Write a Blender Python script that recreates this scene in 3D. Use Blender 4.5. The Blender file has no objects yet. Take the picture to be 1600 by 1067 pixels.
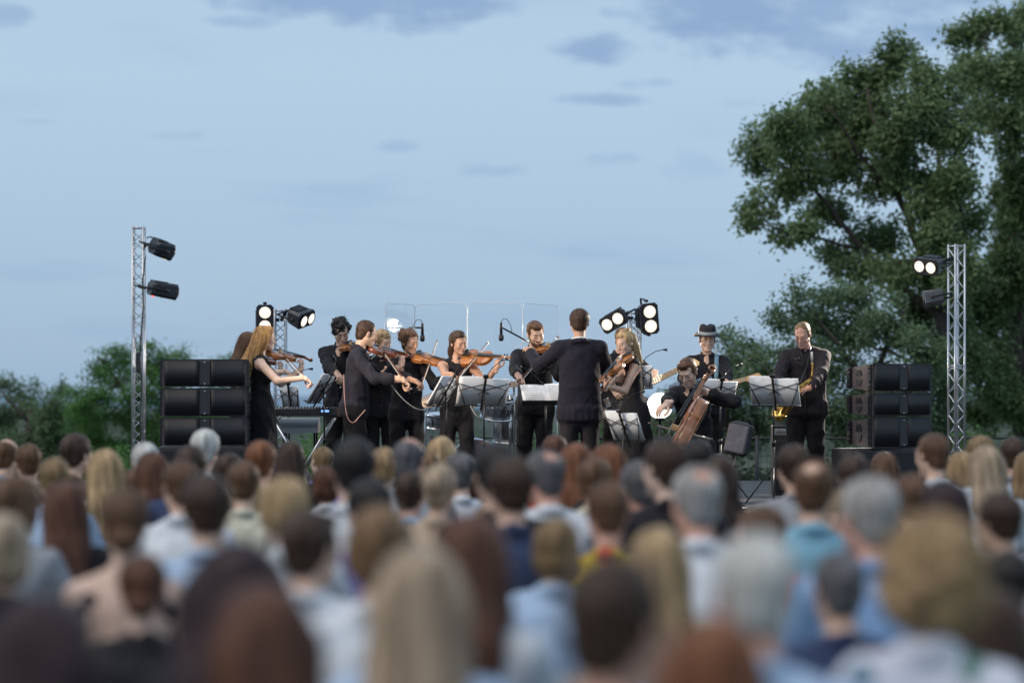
import bpy, bmesh, math, random
import numpy as np
from mathutils import Vector, Matrix

random.seed(7)
RNG = np.random.default_rng(7)
SC = bpy.context.scene
COL = SC.collection
R = math.radians

# ------------------------------------------------------------------ camera, sky, sun, exposure
ZC = 1.57            # eye height of the photographer standing behind the seated rows
FPX = 3778.0         # focal length in pixels of the 1600 px wide photograph
HY = 618.0           # horizon row in the photograph
cam = bpy.data.cameras.new('camera')
cam.lens = 85.0
cam.sensor_width = 36.0
cam.shift_y = (HY - 533.5) / 1600.0
cam.clip_end = 120000.0
cam.dof.use_dof = True
cam.dof.focus_distance = 24.0
cam.dof.aperture_fstop = 1.18
camo = bpy.data.objects.new('camera', cam)
camo.location = (0, 0, ZC)
camo.rotation_euler = (R(90), 0, 0)
COL.objects.link(camo)
SC.camera = camo

SUN_EL, SUN_AZ = 55.0, 235.0      # veiled sun, high on the left and a little behind the photographer

world = bpy.data.worlds.new('World')
SC.world = world
world.use_nodes = True
wn, wl = world.node_tree.nodes, world.node_tree.links
wn.clear()
w_out = wn.new('ShaderNodeOutputWorld')
w_bg = wn.new('ShaderNodeBackground')
w_bg.inputs['Strength'].default_value = 0.10
wl.new(w_bg.outputs[0], w_out.inputs[0])
w_sky = wn.new('ShaderNodeTexSky')
w_sky.sky_type = 'NISHITA'
w_sky.sun_disc = False
w_sky.sun_elevation = R(SUN_EL)
w_sky.sun_rotation = R(SUN_AZ)
w_sky.altitude = 150
w_sky.air_density = 1.0
w_sky.dust_density = 1.0
w_sky.ozone_density = 2.0


def wmath(op, a, b=None, c=None):
    n = wn.new('ShaderNodeMath')
    n.operation = op
    for i, v in enumerate((a, b, c)):
        if v is None:
            continue
        if isinstance(v, (int, float)):
            n.inputs[i].default_value = v
        else:
            wl.new(v, n.inputs[i])
    return n.outputs[0]


def wmix(fac, a, b):
    n = wn.new('ShaderNodeMix')
    n.data_type = 'RGBA'
    for s, v in ((n.inputs['Factor'], fac), (n.inputs['A'], a), (n.inputs['B'], b)):
        if isinstance(v, (int, float)):
            s.default_value = v
        elif isinstance(v, tuple):
            s.default_value = v
        else:
            wl.new(v, s)
    return n.outputs['Result']


w_tc = wn.new('ShaderNodeTexCoord')
w_sep = wn.new('ShaderNodeSeparateXYZ')
wl.new(w_tc.outputs['Generated'], w_sep.inputs[0])
sx, sy, sz = w_sep.outputs
# a thin even veil of high cloud greys the clear-sky blue
w_up = wn.new('ShaderNodeMapRange')
w_up.inputs['From Min'].default_value = 0.0
w_up.inputs['From Max'].default_value = 0.13
wl.new(sz, w_up.inputs['Value'])
veil = wmix(0.86, w_sky.outputs[0], wmix(w_up.outputs[0], (3.25, 4.75, 6.65, 1.0), (4.60, 6.20, 7.80, 1.0)))
# cloud sheet: a plane high overhead, so the clouds flatten and crowd together towards the horizon
w_h = wmath('MAXIMUM', sz, 0.012)
cu = wmath('DIVIDE', sx, wmath('ADD', w_h, 0.10))
cv = wmath('DIVIDE', sy, wmath('ADD', w_h, 0.10))
w_c = wn.new('ShaderNodeCombineXYZ')
wl.new(cu, w_c.inputs[0])
wl.new(cv, w_c.inputs[1])
n1 = wn.new('ShaderNodeTexNoise')
n1.inputs['Scale'].default_value = 1.25
n1.inputs['Detail'].default_value = 9.0
n1.inputs['Roughness'].default_value = 0.55
n1.inputs['Distortion'].default_value = 0.25
wl.new(w_c.outputs[0], n1.inputs['Vector'])
w_w = wn.new('ShaderNodeTexNoise')
w_w.inputs['Scale'].default_value = 34.0
w_w.inputs['Detail'].default_value = 7.0
w_w.inputs['Roughness'].default_value = 0.6
w_st = wn.new('ShaderNodeMapping')
w_st.inputs['Scale'].default_value = (1.0, 1.0, 2.6)
wl.new(w_tc.outputs['Generated'], w_st.inputs[0])
wl.new(w_st.outputs[0], w_w.inputs['Vector'])
fray = wmath('SUBTRACT', w_w.outputs['Fac'], 0.5)


def bank(px, py, rx, ry, amount, fr=5.2):
    # one cloud bank, placed by direction; its edge frayed by the noise
    ax = wmath('DIVIDE', sx, wmath('MAXIMUM', sy, 0.05))
    az = wmath('DIVIDE', sz, wmath('MAXIMUM', sy, 0.05))
    dx = wmath('MULTIPLY', wmath('SUBTRACT', ax, (px - 800) / FPX), FPX / rx)
    dz = wmath('MULTIPLY', wmath('SUBTRACT', az, (HY - py) / FPX), FPX / ry)
    d = wmath('ADD', wmath('MULTIPLY', dx, dx), wmath('MULTIPLY', dz, dz))
    d = wmath('SUBTRACT', wmath('SUBTRACT', 1.0, d), wmath('MULTIPLY', fray, -fr))
    n = wn.new('ShaderNodeMapRange')
    n.interpolation_type = 'SMOOTHSTEP'
    n.inputs['From Min'].default_value = -0.35
    n.inputs['From Max'].default_value = 1.25
    n.inputs['To Max'].default_value = amount
    wl.new(d, n.inputs['Value'])
    return n.outputs[0]


cover = wn.new('ShaderNodeMapRange')
cover.interpolation_type = 'SMOOTHSTEP'
cover.inputs['From Min'].default_value = 0.52
cover.inputs['From Max'].default_value = 0.74
cover.inputs['To Max'].default_value = 0.35
wl.new(n1.outputs['Fac'], cover.inputs['Value'])
total = cover.outputs[0]
for b in ((590, -8, 240, 50, .9), (390, 34, 60, 13, .55), (760, 4, 80, 26, .6), (1110, 18, 150, 70, .95), (960, 74, 95, 26, .85),
          (1400, 10, 260, 90, .85), (1330, 80, 110, 26, .5), (950, 156, 85, 11, .65), (1010, 132, 50, 10, .5),
          (620, 228, 42, 11, .42), (275, 213, 60, 8, .38), (775, 266, 70, 11, .42), (965, 248, 60, 12, .4),
          (1075, 260, 60, 26, .26), (5, 25, 40, 24, .6), (1160, 160, 60, 9, .28), (60, 190, 40, 6, .2)):
    total = wmath('MAXIMUM', total, bank(*b))
skyc = wmix(total, veil, (2.6, 3.9, 6.05, 1.0))
wl.new(skyc, w_bg.inputs['Color'])

sun = bpy.data.lights.new('sun', 'SUN')
sun.energy = 1.5
sun.angle = R(45)
sun.color = (1.0, 0.86, 0.70)
suno = bpy.data.objects.new('sun', sun)
_sd = Vector((math.sin(R(SUN_AZ)) * math.cos(R(SUN_EL)), math.cos(R(SUN_AZ)) * math.cos(R(SUN_EL)), math.sin(R(SUN_EL))))
suno.rotation_euler = _sd.to_track_quat('Z', 'Y').to_euler()
suno.location = (-20, -30, 30)
COL.objects.link(suno)

SC.view_settings.view_transform = 'Standard'
SC.view_settings.look = 'None'
SC.view_settings.gamma = 1.0
SC.view_settings.use_curve_mapping = False
SC.view_settings.exposure = 0.06
SC.render.engine = 'CYCLES'
SC.cycles.use_denoising = True
SC.cycles.max_bounces = 6
SC.cycles.transparent_max_bounces = 12
SC.cycles.sample_clamp_indirect = 4.0


def P(px, py, Y):
    """the point at depth Y that the photograph shows at pixel px, py"""
    return Vector(((px - 800.0) / FPX * Y, Y, ZC + (HY - py) / FPX * Y))


# ------------------------------------------------------------------ object helpers
def tag(o, label=None, cat=None, group=None, kind=None):
    for k, v in (('label', label), ('category', cat), ('group', group), ('kind', kind)):
        if v:
            o[k] = v
    return o


def link(o, parent=None, mw=None):
    COL.objects.link(o)
    if parent is not None:
        o.parent = parent
    if mw is not None:
        o.matrix_basis = mw
    return o


def empty(name, mw=None, label=None, cat=None, group=None):
    o = bpy.data.objects.new(name, None)
    o.empty_display_size = 0.2
    if mw is not None:
        o.matrix_basis = mw if isinstance(mw, Matrix) else Matrix.Translation(mw)
    COL.objects.link(o)
    return tag(o, label, cat, group)


def fast_mesh(name, V, F, mats=None, fm=None, smooth=True):
    """V (n,3), F (m,k) arrays with k constant"""
    me = bpy.data.meshes.new(name)
    V = np.asarray(V, np.float32)
    F = np.asarray(F, np.int32)
    m, k = F.shape
    me.vertices.add(len(V))
    me.vertices.foreach_set('co', V.ravel())
    me.loops.add(m * k)
    me.loops.foreach_set('vertex_index', F.ravel())
    me.polygons.add(m)
    me.polygons.foreach_set('loop_start', np.arange(0, m * k, k, dtype=np.int32))
    if fm is not None:
        me.polygons.foreach_set('material_index', np.asarray(fm, np.int32))
    me.polygons.foreach_set('use_smooth', np.full(m, smooth))
    for x in (mats or []):
        me.materials.append(x)
    me.update(calc_edges=True)
    return me


def frame(o, y, z):
    """matrix at o with local +Y along y and local +Z near z"""
    y = Vector(y).normalized()
    z = Vector(z)
    x = y.cross(z)
    if x.length < 1e-6:
        x = y.orthogonal()
    x.normalize()
    z = x.cross(y).normalized()
    m = Matrix((x, y, z)).transposed().to_4x4()
    m.translation = Vector(o)
    return m


def T(x, y, z):
    return Matrix.Translation((x, y, z))


class MB:
    """collects shapes for one mesh"""

    def __init__(s):
        s.v, s.f, s.m, s.sm = [], [], [], []

    def add(s, V, F, mi=0, smooth=False):
        b = len(s.v)
        s.v += [tuple(v) for v in V]
        for f in F:
            s.f.append([i + b for i in f])
            s.m.append(mi)
            s.sm.append(smooth)
        return s

    def box(s, c, d, mi=0, mat=None, taper=(1, 1), bev=0.0):
        x, y, z = d[0] / 2, d[1] / 2, d[2] / 2
        mat = mat or Matrix.Identity(3)
        c = Vector(c)
        if bev <= 0:
            V = []
            for sz_ in (-1, 1):
                tx, ty = (1, 1) if sz_ < 0 else taper
                for sx_, sy_ in ((-1, -1), (1, -1), (1, 1), (-1, 1)):
                    V.append(c + mat @ Vector((sx_ * x * tx, sy_ * y * ty, sz_ * z)))
            F = [(0, 3, 2, 1), (4, 5, 6, 7), (0, 1, 5, 4), (1, 2, 6, 5), (2, 3, 7, 6), (3, 0, 4, 7)]
            return s.add(V, F, mi)
        b = min(bev, x * .9, y * .9, z * .9)
        V, rings = [], [(-z, b), (-z + b, 0), (z - b, 0), (z, b)]
        for zz, ins in rings:
            tx, ty = taper if zz > 0 else (1, 1)
            xx, yy = x * tx, y * ty
            i2 = b + ins if ins else b
            for px_, py_ in ((-xx + i2, -yy + ins), (xx - i2, -yy + ins), (xx - ins, -yy + i2), (xx - ins, yy - i2),
                             (xx - i2, yy - ins), (-xx + i2, yy - ins), (-xx + ins, yy - i2), (-xx + ins, -yy + i2)):
                V.append(c + mat @ Vector((px_, py_, zz)))
        F = [tuple(range(7, -1, -1)), tuple(range(24, 32))]
        for r in range(3):
            for i in range(8):
                j = (i + 1) % 8
                F.append((r * 8 + i, r * 8 + j, r * 8 + 8 + j, r * 8 + 8 + i))
        return s.add(V, F, mi)

    def tube(s, pts, rad, n=8, mi=0, cap=True, smooth=True):
        pts = [Vector(p) for p in pts]
        if not hasattr(rad, '__len__'):
            rad = [rad] * len(pts)
        V, F = [], []
        up = None
        for i, p in enumerate(pts):
            d = (pts[min(i + 1, len(pts) - 1)] - pts[max(i - 1, 0)])
            d = d.normalized() if d.length > 1e-9 else Vector((0, 0, 1))
            if up is None:
                up = d.orthogonal().normalized()
            u = up - d * up.dot(d)
            u = u.normalized() if u.length > 1e-6 else d.orthogonal().normalized()
            up = u
            w = d.cross(u)
            for k in range(n):
                a = 2 * math.pi * k / n
                V.append(p + (u * math.cos(a) + w * math.sin(a)) * rad[i])
        for i in range(len(pts) - 1):
            for k in range(n):
                j = (k + 1) % n
                F.append((i * n + k, i * n + j, i * n + n + j, i * n + n + k))
        s.add(V, F, mi, smooth)
        if cap:
            b = len(s.v) - len(V)
            s.f += [[b + k for k in range(n - 1, -1, -1)], [b + len(V) - n + k for k in range(n)]]
            s.m += [mi, mi]
            s.sm += [False, False]
        return s

    def lathe(s, prof, n=20, mi=0, mat=None, smooth=True):
        """profile of (r, z); turned about z, then through mat (4x4)"""
        V, F = [], []
        for r, z in prof:
            for k in range(n):
                a = 2 * math.pi * k / n
                V.append(Vector((r * math.cos(a), r * math.sin(a), z)))
        for i in range(len(prof) - 1):
            for k in range(n):
                j = (k + 1) % n
                F.append((i * n + k, i * n + j, i * n + n + j, i * n + n + k))
        if prof[0][0] > 1e-5:
            F.append(tuple(range(n - 1, -1, -1)))
        if prof[-1][0] > 1e-5:
            F.append(tuple(range(len(V) - n, len(V))))
        if mat is not None:
            V = [mat @ v for v in V]
        return s.add(V, F, mi, smooth)

    def prism(s, poly, z0, z1, mi=0, mat=None):
        n = len(poly)
        V = [Vector((x, y, z0)) for x, y in poly] + [Vector((x, y, z1)) for x, y in poly]
        if mat is not None:
            V = [mat @ v for v in V]
        F = [tuple(range(n - 1, -1, -1)), tuple(range(n, 2 * n))]
        F += [(i, (i + 1) % n, n + (i + 1) % n, n + i) for i in range(n)]
        return s.add(V, F, mi)

    def mesh(s, name, mats):
        me = bpy.data.meshes.new(name)
        me.from_pydata(s.v, [], s.f)
        me.polygons.foreach_set('material_index', s.m)
        me.polygons.foreach_set('use_smooth', s.sm)
        for m in (mats if isinstance(mats, (list, tuple)) else [mats]):
            me.materials.append(m)
        me.update()
        return me

    def obj(s, name, mats, parent=None, mw=None):
        return link(bpy.data.objects.new(name, s.mesh(name, mats)), parent, mw)


def put(name, me, parent=None, mw=None):
    return link(bpy.data.objects.new(name, me), parent, mw)


def copy_tree(o, parent=None):
    c = o.copy()
    COL.objects.link(c)
    c.parent = parent
    for ch in o.children:
        copy_tree(ch, c)
    return c


# ------------------------------------------------------------------ materials
MATS = {}


def mat(name, col, rough=0.5, metal=0.0, spec=0.5, noise=None, bump=None, emit=None, coat=0.0, sheen=0.0, trans=0.0):
    """procedural material. noise = (scale xyz, amount, detail); bump = (scale xyz, strength, distance)"""
    if name in MATS:
        return MATS[name]
    m = bpy.data.materials.new(name)
    m.use_nodes = True
    nt = m.node_tree
    b = nt.nodes['Principled BSDF']
    b.inputs['Base Color'].default_value = (*col, 1)
    b.inputs['Roughness'].default_value = rough
    b.inputs['Metallic'].default_value = metal
    b.inputs['Specular IOR Level'].default_value = spec
    b.inputs['Coat Weight'].default_value = coat
    b.inputs['Sheen Weight'].default_value = sheen
    if emit:
        b.inputs['Emission Color'].default_value = (*emit[0], 1)
        b.inputs['Emission Strength'].default_value = emit[1]
    tc = None
    if noise or bump:
        tc = nt.nodes.new('ShaderNodeTexCoord')

    def nz(scale, detail):
        mp = nt.nodes.new('ShaderNodeMapping')
        mp.inputs['Scale'].default_value = scale
        nt.links.new(tc.outputs['Object'], mp.inputs[0])
        n = nt.nodes.new('ShaderNodeTexNoise')
        n.inputs['Scale'].default_value = 1.0
        n.inputs['Detail'].default_value = detail
        n.inputs['Roughness'].default_value = 0.6
        nt.links.new(mp.outputs[0], n.inputs['Vector'])
        return n
    if noise:
        n = nz(noise[0], noise[2] if len(noise) > 2 else 4)
        rp = nt.nodes.new('ShaderNodeValToRGB')
        a = noise[1]
        c0, c1 = [max(0, c * (1 - a)) for c in col], [min(1, c * (1 + a)) for c in col]
        if len(noise) > 3:
            c1 = noise[3]
        rp.color_ramp.elements[0].color = (*c0, 1)
        rp.color_ramp.elements[0].position = 0.32
        rp.color_ramp.elements[1].color = (*c1, 1)
        rp.color_ramp.elements[1].position = 0.68
        nt.links.new(n.outputs['Fac'], rp.inputs[0])
        nt.links.new(rp.outputs[0], b.inputs['Base Color'])
    if bump:
        n = nz(bump[0], 5)
        bp = nt.nodes.new('ShaderNodeBump')
        bp.inputs['Strength'].default_value = bump[1]
        bp.inputs['Distance'].default_value = bump[2]
        nt.links.new(n.outputs['Fac'], bp.inputs['Height'])
        nt.links.new(bp.outputs[0], b.inputs['Normal'])
    MATS[name] = m
    return m


def cloth(name, col, rough=0.85):
    return mat('cloth_' + name, col, rough, spec=0.25, noise=((9, 9, 6), 0.18, 3), bump=((22, 22, 9), 0.55, 0.012), sheen=0.04)


def skin(name, col):
    m = mat('skin_' + name, col, 0.5, spec=0.35, noise=((28, 28, 28), 0.12, 3))
    b = m.node_tree.nodes['Principled BSDF']
    b.inputs['Subsurface Weight'].default_value = 0.12
    b.inputs['Subsurface Radius'].default_value = (0.012, 0.005, 0.003)
    return m


def hairmat(name, dark, light, rough=0.48):
    return mat('hair_' + name, dark, rough, spec=0.32, noise=((30, 30, 3.2), 0.5, 8, light), bump=((160, 160, 6), 0.6, 0.006))


SKIN_L = skin('fair', (0.61, 0.390, 0.290))
SKIN_M = skin('tan', (0.47, 0.275, 0.190))
SKIN_P = skin('pale', (0.66, 0.455, 0.365))
SKIN_R = skin('ruddy', (0.60, 0.33, 0.25))
M_LIP = mat('lip', (0.37, 0.155, 0.125), 0.45)
M_REDLIP = mat('red_lip', (0.32, 0.04, 0.05), 0.35)
M_EYE = mat('eye_white', (0.40, 0.36, 0.33), 0.3)
M_DARK = mat('dark_lash', (0.018, 0.013, 0.012), 0.4)
M_SHOE = mat('shoe_leather', (0.014, 0.013, 0.014), 0.35)
M_WHITE = cloth('white_collar', (0.70, 0.71, 0.73))

BLK = mat('black_plastic', (0.022, 0.021, 0.025), 0.45, noise=((14, 14, 14), 0.3))
BLKM = mat('black_metal', (0.02, 0.02, 0.023), 0.35, metal=0.4)
ALU = mat('aluminium', (0.52, 0.53, 0.57), 0.32, metal=0.85, noise=((30, 30, 4), 0.2))
CHROME = mat('chrome', (0.72, 0.72, 0.74), 0.12, metal=1.0)
PAPER = mat('paper', (0.66, 0.67, 0.70), 0.8, noise=((6, 6, 6), 0.05))
# ------------------------------------------------------------------ smooth solids: a distance field meshed by surface nets
class Sdf:
    def __init__(s, h):
        s.h, s.p = h, []

    def cone(s, a, b, ra, rb, m=0, k=0.02, flat=None):
        s.p.append(('c', np.array(a, float), np.array(b, float), ra, rb, m, k, flat))
        return s

    def ell(s, c, r, m=0, k=0.02, rot=None, sub=False):
        s.p.append(('e', np.array(c, float), np.array(r, float), None if rot is None else np.array(rot, float), sub, m, k))
        return s

    def cut(s, p0, n, k=0.006):
        s.p.append(('p', np.array(p0, float), np.array(n, float) / np.linalg.norm(n), k))
        return s

    def bounds(s):
        lo, hi = np.full(3, 1e9), np.full(3, -1e9)
        for q in s.p:
            if q[0] == 'c':
                for pt, r in ((q[1], q[3]), (q[2], q[4])):
                    lo, hi = np.minimum(lo, pt - r), np.maximum(hi, pt + r)
            elif q[0] == 'e' and not q[4]:
                r = q[2] if q[3] is None else np.full(3, q[2].max())
                lo, hi = np.minimum(lo, q[1] - r), np.maximum(hi, q[1] + r)
        return lo - 3 * s.h, hi + 3 * s.h

    def build(s):
        h = s.h
        lo, hi = s.bounds()
        n = np.ceil((hi - lo) / h).astype(int) + 1
        ax = [(lo[i] + h * np.arange(n[i])).astype(np.float32) for i in range(3)]
        D = np.full(n, 1.0, np.float32)
        B = np.full(n, 1.0, np.float32)
        M = np.zeros(n, np.int8)
        for q in s.p:
            if q[0] == 'p':
                _, p0, nn, k = q
                d = ((ax[0] - p0[0]) * nn[0])[:, None, None] + ((ax[1] - p0[1]) * nn[1])[None, :, None] + ((ax[2] - p0[2]) * nn[2])[None, None, :]
                hh = np.clip(0.5 + 0.5 * (D - d) / k, 0, 1)
                D = (d + (D - d) * hh + k * hh * (1 - hh)).astype(np.float32)
                continue
            k = q[6]
            mg = 0.012 + 1.3 * k + h
            if q[0] == 'c':
                a, b, ra, rb, m, flat = q[1], q[2], q[3], q[4], q[5], q[7]
                l_ = np.minimum(a - ra, b - rb) - mg
                h_ = np.maximum(a + ra, b + rb) + mg
            else:
                c, r, rot, sub, m = q[1], q[2], q[3], q[4], q[5]
                rr = r if rot is None else np.full(3, r.max())
                l_, h_ = c - rr - mg, c + rr + mg
            i0 = np.clip(np.floor((l_ - lo) / h).astype(int), 0, n)
            i1 = np.clip(np.ceil((h_ - lo) / h).astype(int) + 1, 0, n)
            if (i1 <= i0).any():
                continue
            sl = tuple(slice(i0[i], i1[i]) for i in range(3))
            X = ax[0][sl[0]][:, None, None]
            Y = ax[1][sl[1]][None, :, None]
            Z = ax[2][sl[2]][None, None, :]
            if q[0] == 'c':
                ba = b - a
                qx, qy, qz = X - a[0], Y - a[1], Z - a[2]
                fs = 1.0
                if flat is not None:
                    w, f = np.array(flat[0], float), flat[1]
                    comp = (qx * w[0] + qy * w[1] + qz * w[2]) * (1 / f - 1)
                    qx, qy, qz = qx + comp * w[0], qy + comp * w[1], qz + comp * w[2]
                    ba = ba + w * ba.dot(w) * (1 / f - 1)
                    fs = f ** 0.6
                L = max(ba.dot(ba), 1e-12)
                t = np.clip((qx * ba[0] + qy * ba[1] + qz * ba[2]) / L, 0, 1)
                d = np.sqrt((qx - ba[0] * t) ** 2 + (qy - ba[1] * t) ** 2 + (qz - ba[2] * t) ** 2) - (ra + (rb - ra) * t)
                d = d * fs
            else:
                qx, qy, qz = X - c[0], Y - c[1], Z - c[2]
                if rot is not None:
                    rt = rot.T
                    qx, qy, qz = (rt[0, 0] * qx + rt[0, 1] * qy + rt[0, 2] * qz, rt[1, 0] * qx + rt[1, 1] * qy + rt[1, 2] * qz,
                                  rt[2, 0] * qx + rt[2, 1] * qy + rt[2, 2] * qz)
                k0 = np.sqrt((qx / r[0]) ** 2 + (qy / r[1]) ** 2 + (qz / r[2]) ** 2)
                k1 = np.sqrt((qx / r[0] ** 2) ** 2 + (qy / r[1] ** 2) ** 2 + (qz / r[2] ** 2) ** 2) + 1e-9
                d = k0 * (k0 - 1) / k1
            d = d.astype(np.float32)
            Dw = D[sl]
            if q[0] == 'e' and sub:
                hh = np.clip(0.5 - 0.5 * (Dw + d) / k, 0, 1)
                D[sl] = Dw + (-d - Dw) * hh + k * hh * (1 - hh)
            else:
                hh = np.clip(0.5 + 0.5 * (d - Dw) / k, 0, 1)
                D[sl] = d + (Dw - d) * hh - k * hh * (1 - hh)
                w = d < B[sl]
                B[sl] = np.where(w, d, B[sl])
                M[sl] = np.where(w, m, M[sl])
        return surface_nets(D, M, lo, h)


def surface_nets(D, M, lo, h):
    S = D < 0
    n = np.array(D.shape)
    cnt = np.zeros(n - 1, np.int8)
    offs = [(i, j, k) for i in (0, 1) for j in (0, 1) for k in (0, 1)]
    for i, j, k in offs:
        cnt += S[i:n[0] - 1 + i, j:n[1] - 1 + j, k:n[2] - 1 + k]
    act = np.argwhere((cnt > 0) & (cnt < 8))
    idx = np.full(n - 1, -1, np.int64)
    idx[act[:, 0], act[:, 1], act[:, 2]] = np.arange(len(act))
    pos = np.zeros((len(act), 3))
    num = np.zeros(len(act))
    for axis in range(3):
        o1, o2 = [a for a in range(3) if a != axis]
        for u in (0, 1):
            for v in (0, 1):
                st = np.zeros(3, int)
                st[o1], st[o2] = u, v
                a = act + st
                b = a.copy()
                b[:, axis] += 1
                da, db = D[tuple(a.T)], D[tuple(b.T)]
                cr = (da < 0) != (db < 0)
                t = np.where(cr, da / np.where(cr, da - db, 1), 0)
                p = np.tile(st.astype(float), (len(act), 1))
                p[:, axis] += t
                pos[cr] += p[cr]
                num[cr] += 1
    V = lo + h * (act + pos / num[:, None])
    vm = M[tuple(np.rint(np.minimum(act + pos / num[:, None], n - 1)).astype(int).T)]
    faces = []
    for axis in range(3):
        o1, o2 = (axis + 1) % 3, (axis + 2) % 3
        sa = [slice(None)] * 3
        sb = [slice(None)] * 3
        sa[axis], sb[axis] = slice(0, -1), slice(1, None)
        ch = S[tuple(sa)] != S[tuple(sb)]
        e = np.argwhere(ch)
        ok = (e[:, o1] > 0) & (e[:, o2] > 0) & (e[:, o1] < n[o1] - 1) & (e[:, o2] < n[o2] - 1)
        e = e[ok]
        ins = S[tuple(e.T)]
        q = []
        for u, v in ((1, 1), (0, 1), (0, 0), (1, 0)):
            a = e.copy()
            a[:, o1] -= u
            a[:, o2] -= v
            q.append(idx[tuple(a.T)])
        q = np.stack(q, 1)
        q[~ins] = q[~ins][:, ::-1]
        faces.append(q)
    F = np.concatenate(faces)
    return V, F, vm


def vnormals(V, F):
    a, b, c, d = (V[F[:, i]] for i in range(4))
    fn = np.cross(c - a, d - b)
    N = np.zeros_like(V)
    for i in range(4):
        np.add.at(N, F[:, i], fn)
    return N / (np.linalg.norm(N, axis=1, keepdims=True) + 1e-12)


def facemat(F, vm):
    a = vm[F]
    a.sort(axis=1)
    return np.where(a[:, 1] == a[:, 2], a[:, 1], a[:, 0])


def wob(V, f, seed=0, n=5):
    """smooth pseudo-noise, about -1..1"""
    r = np.random.default_rng(seed)
    o = np.zeros(len(V))
    for i in range(n):
        d = r.normal(size=3)
        d /= np.linalg.norm(d)
        w = r.normal(size=3)
        w /= np.linalg.norm(w)
        ff = f * r.uniform(0.6, 1.7)
        o += np.sin(V @ d * ff + r.uniform(0, 6.3) + 1.3 * np.sin(V @ w * ff * 0.6 + r.uniform(0, 6.3)))
    return o / n * 1.6


def xf(V, m):
    A = np.array(m)
    return V @ A[:3, :3].T + A[:3, 3]
# ------------------------------------------------------------------ people
# material slots of every body: 0 skin, 1 top, 2 bottom, 3 shoe, 4 lip, 5 eye, 6 dark, 7 brow/beard, 8 accent
def v3(*a):
    return np.array(a, float)


def make_hand(curl, spread=0.10, h=0.0042):
    """right hand: wrist at the origin, fingers along +Y, palm faces -Z, thumb on the -X side"""
    s = Sdf(h)
    s.cone((0, -0.035, 0), (0, 0.01, 0), 0.026, 0.029, 0, 0.01, ((0, 0, 1), 0.72))
    s.cone((-0.018, 0.02, 0), (-0.022, 0.075, 0.002), 0.018, 0.013, 0, 0.014)
    s.cone((0.0, 0.02, 0), (0.0, 0.078, 0.002), 0.018, 0.013, 0, 0.014)
    s.cone((0.016, 0.02, 0), (0.022, 0.072, 0), 0.017, 0.0125, 0, 0.014)
    s.cone((-0.022, 0.015, -0.006), (0.02, 0.02, -0.004), 0.015, 0.014, 0, 0.014)
    for i, (x, y, L, r) in enumerate(((-0.029, 0.080, 0.070, 0.0088), (-0.0095, 0.085, 0.079, 0.0092), (0.0105, 0.082, 0.073, 0.0088), (0.0285, 0.073, 0.056, 0.0078))):
        p = v3(x, y, 0)
        ang, az = 0.0, spread * (i - 1.5)
        for j, fr in enumerate((0.44, 0.31, 0.25)):
            ang += curl[j] * (1 + 0.10 * (i - 1.2))
            d = v3(math.sin(az) * math.cos(ang), math.cos(az) * math.cos(ang), -math.sin(ang))
            q = p + d * L * fr
            s.cone(p, q, r * (1 - .07 * j), r * (1 - .07 * (j + 1)), 0, 0.003)
            p = q
    p = v3(-0.026, 0.018, -0.008)
    c = min(1.0, curl[0] / 1.0)
    for d, L, r0, r1 in (((-0.75, 0.62, -0.25 - .5 * c), 0.042, 0.0145, 0.011), ((-0.30 + .35 * c, 0.85, -0.25 - .45 * c), 0.032, 0.0108, 0.0095), ((-0.05 + .55 * c, 0.9, -0.2 - .3 * c), 0.026, 0.0095, 0.008)):
        d = v3(*d)
        d /= np.linalg.norm(d)
        q = p + d * L
        s.cone(p, q, r0, r1, 0, 0.006)
        p = q
    return s.build()


HAND_LOW = make_hand((0.35, 0.5, 0.35), h=0.0075)
HANDS = {k: make_hand(c) for k, c in (('grip', (1.05, 1.25, 0.7)), ('relax', (0.35, 0.5, 0.35)), ('curl', (0.75, 1.0, 0.6)))}


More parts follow.
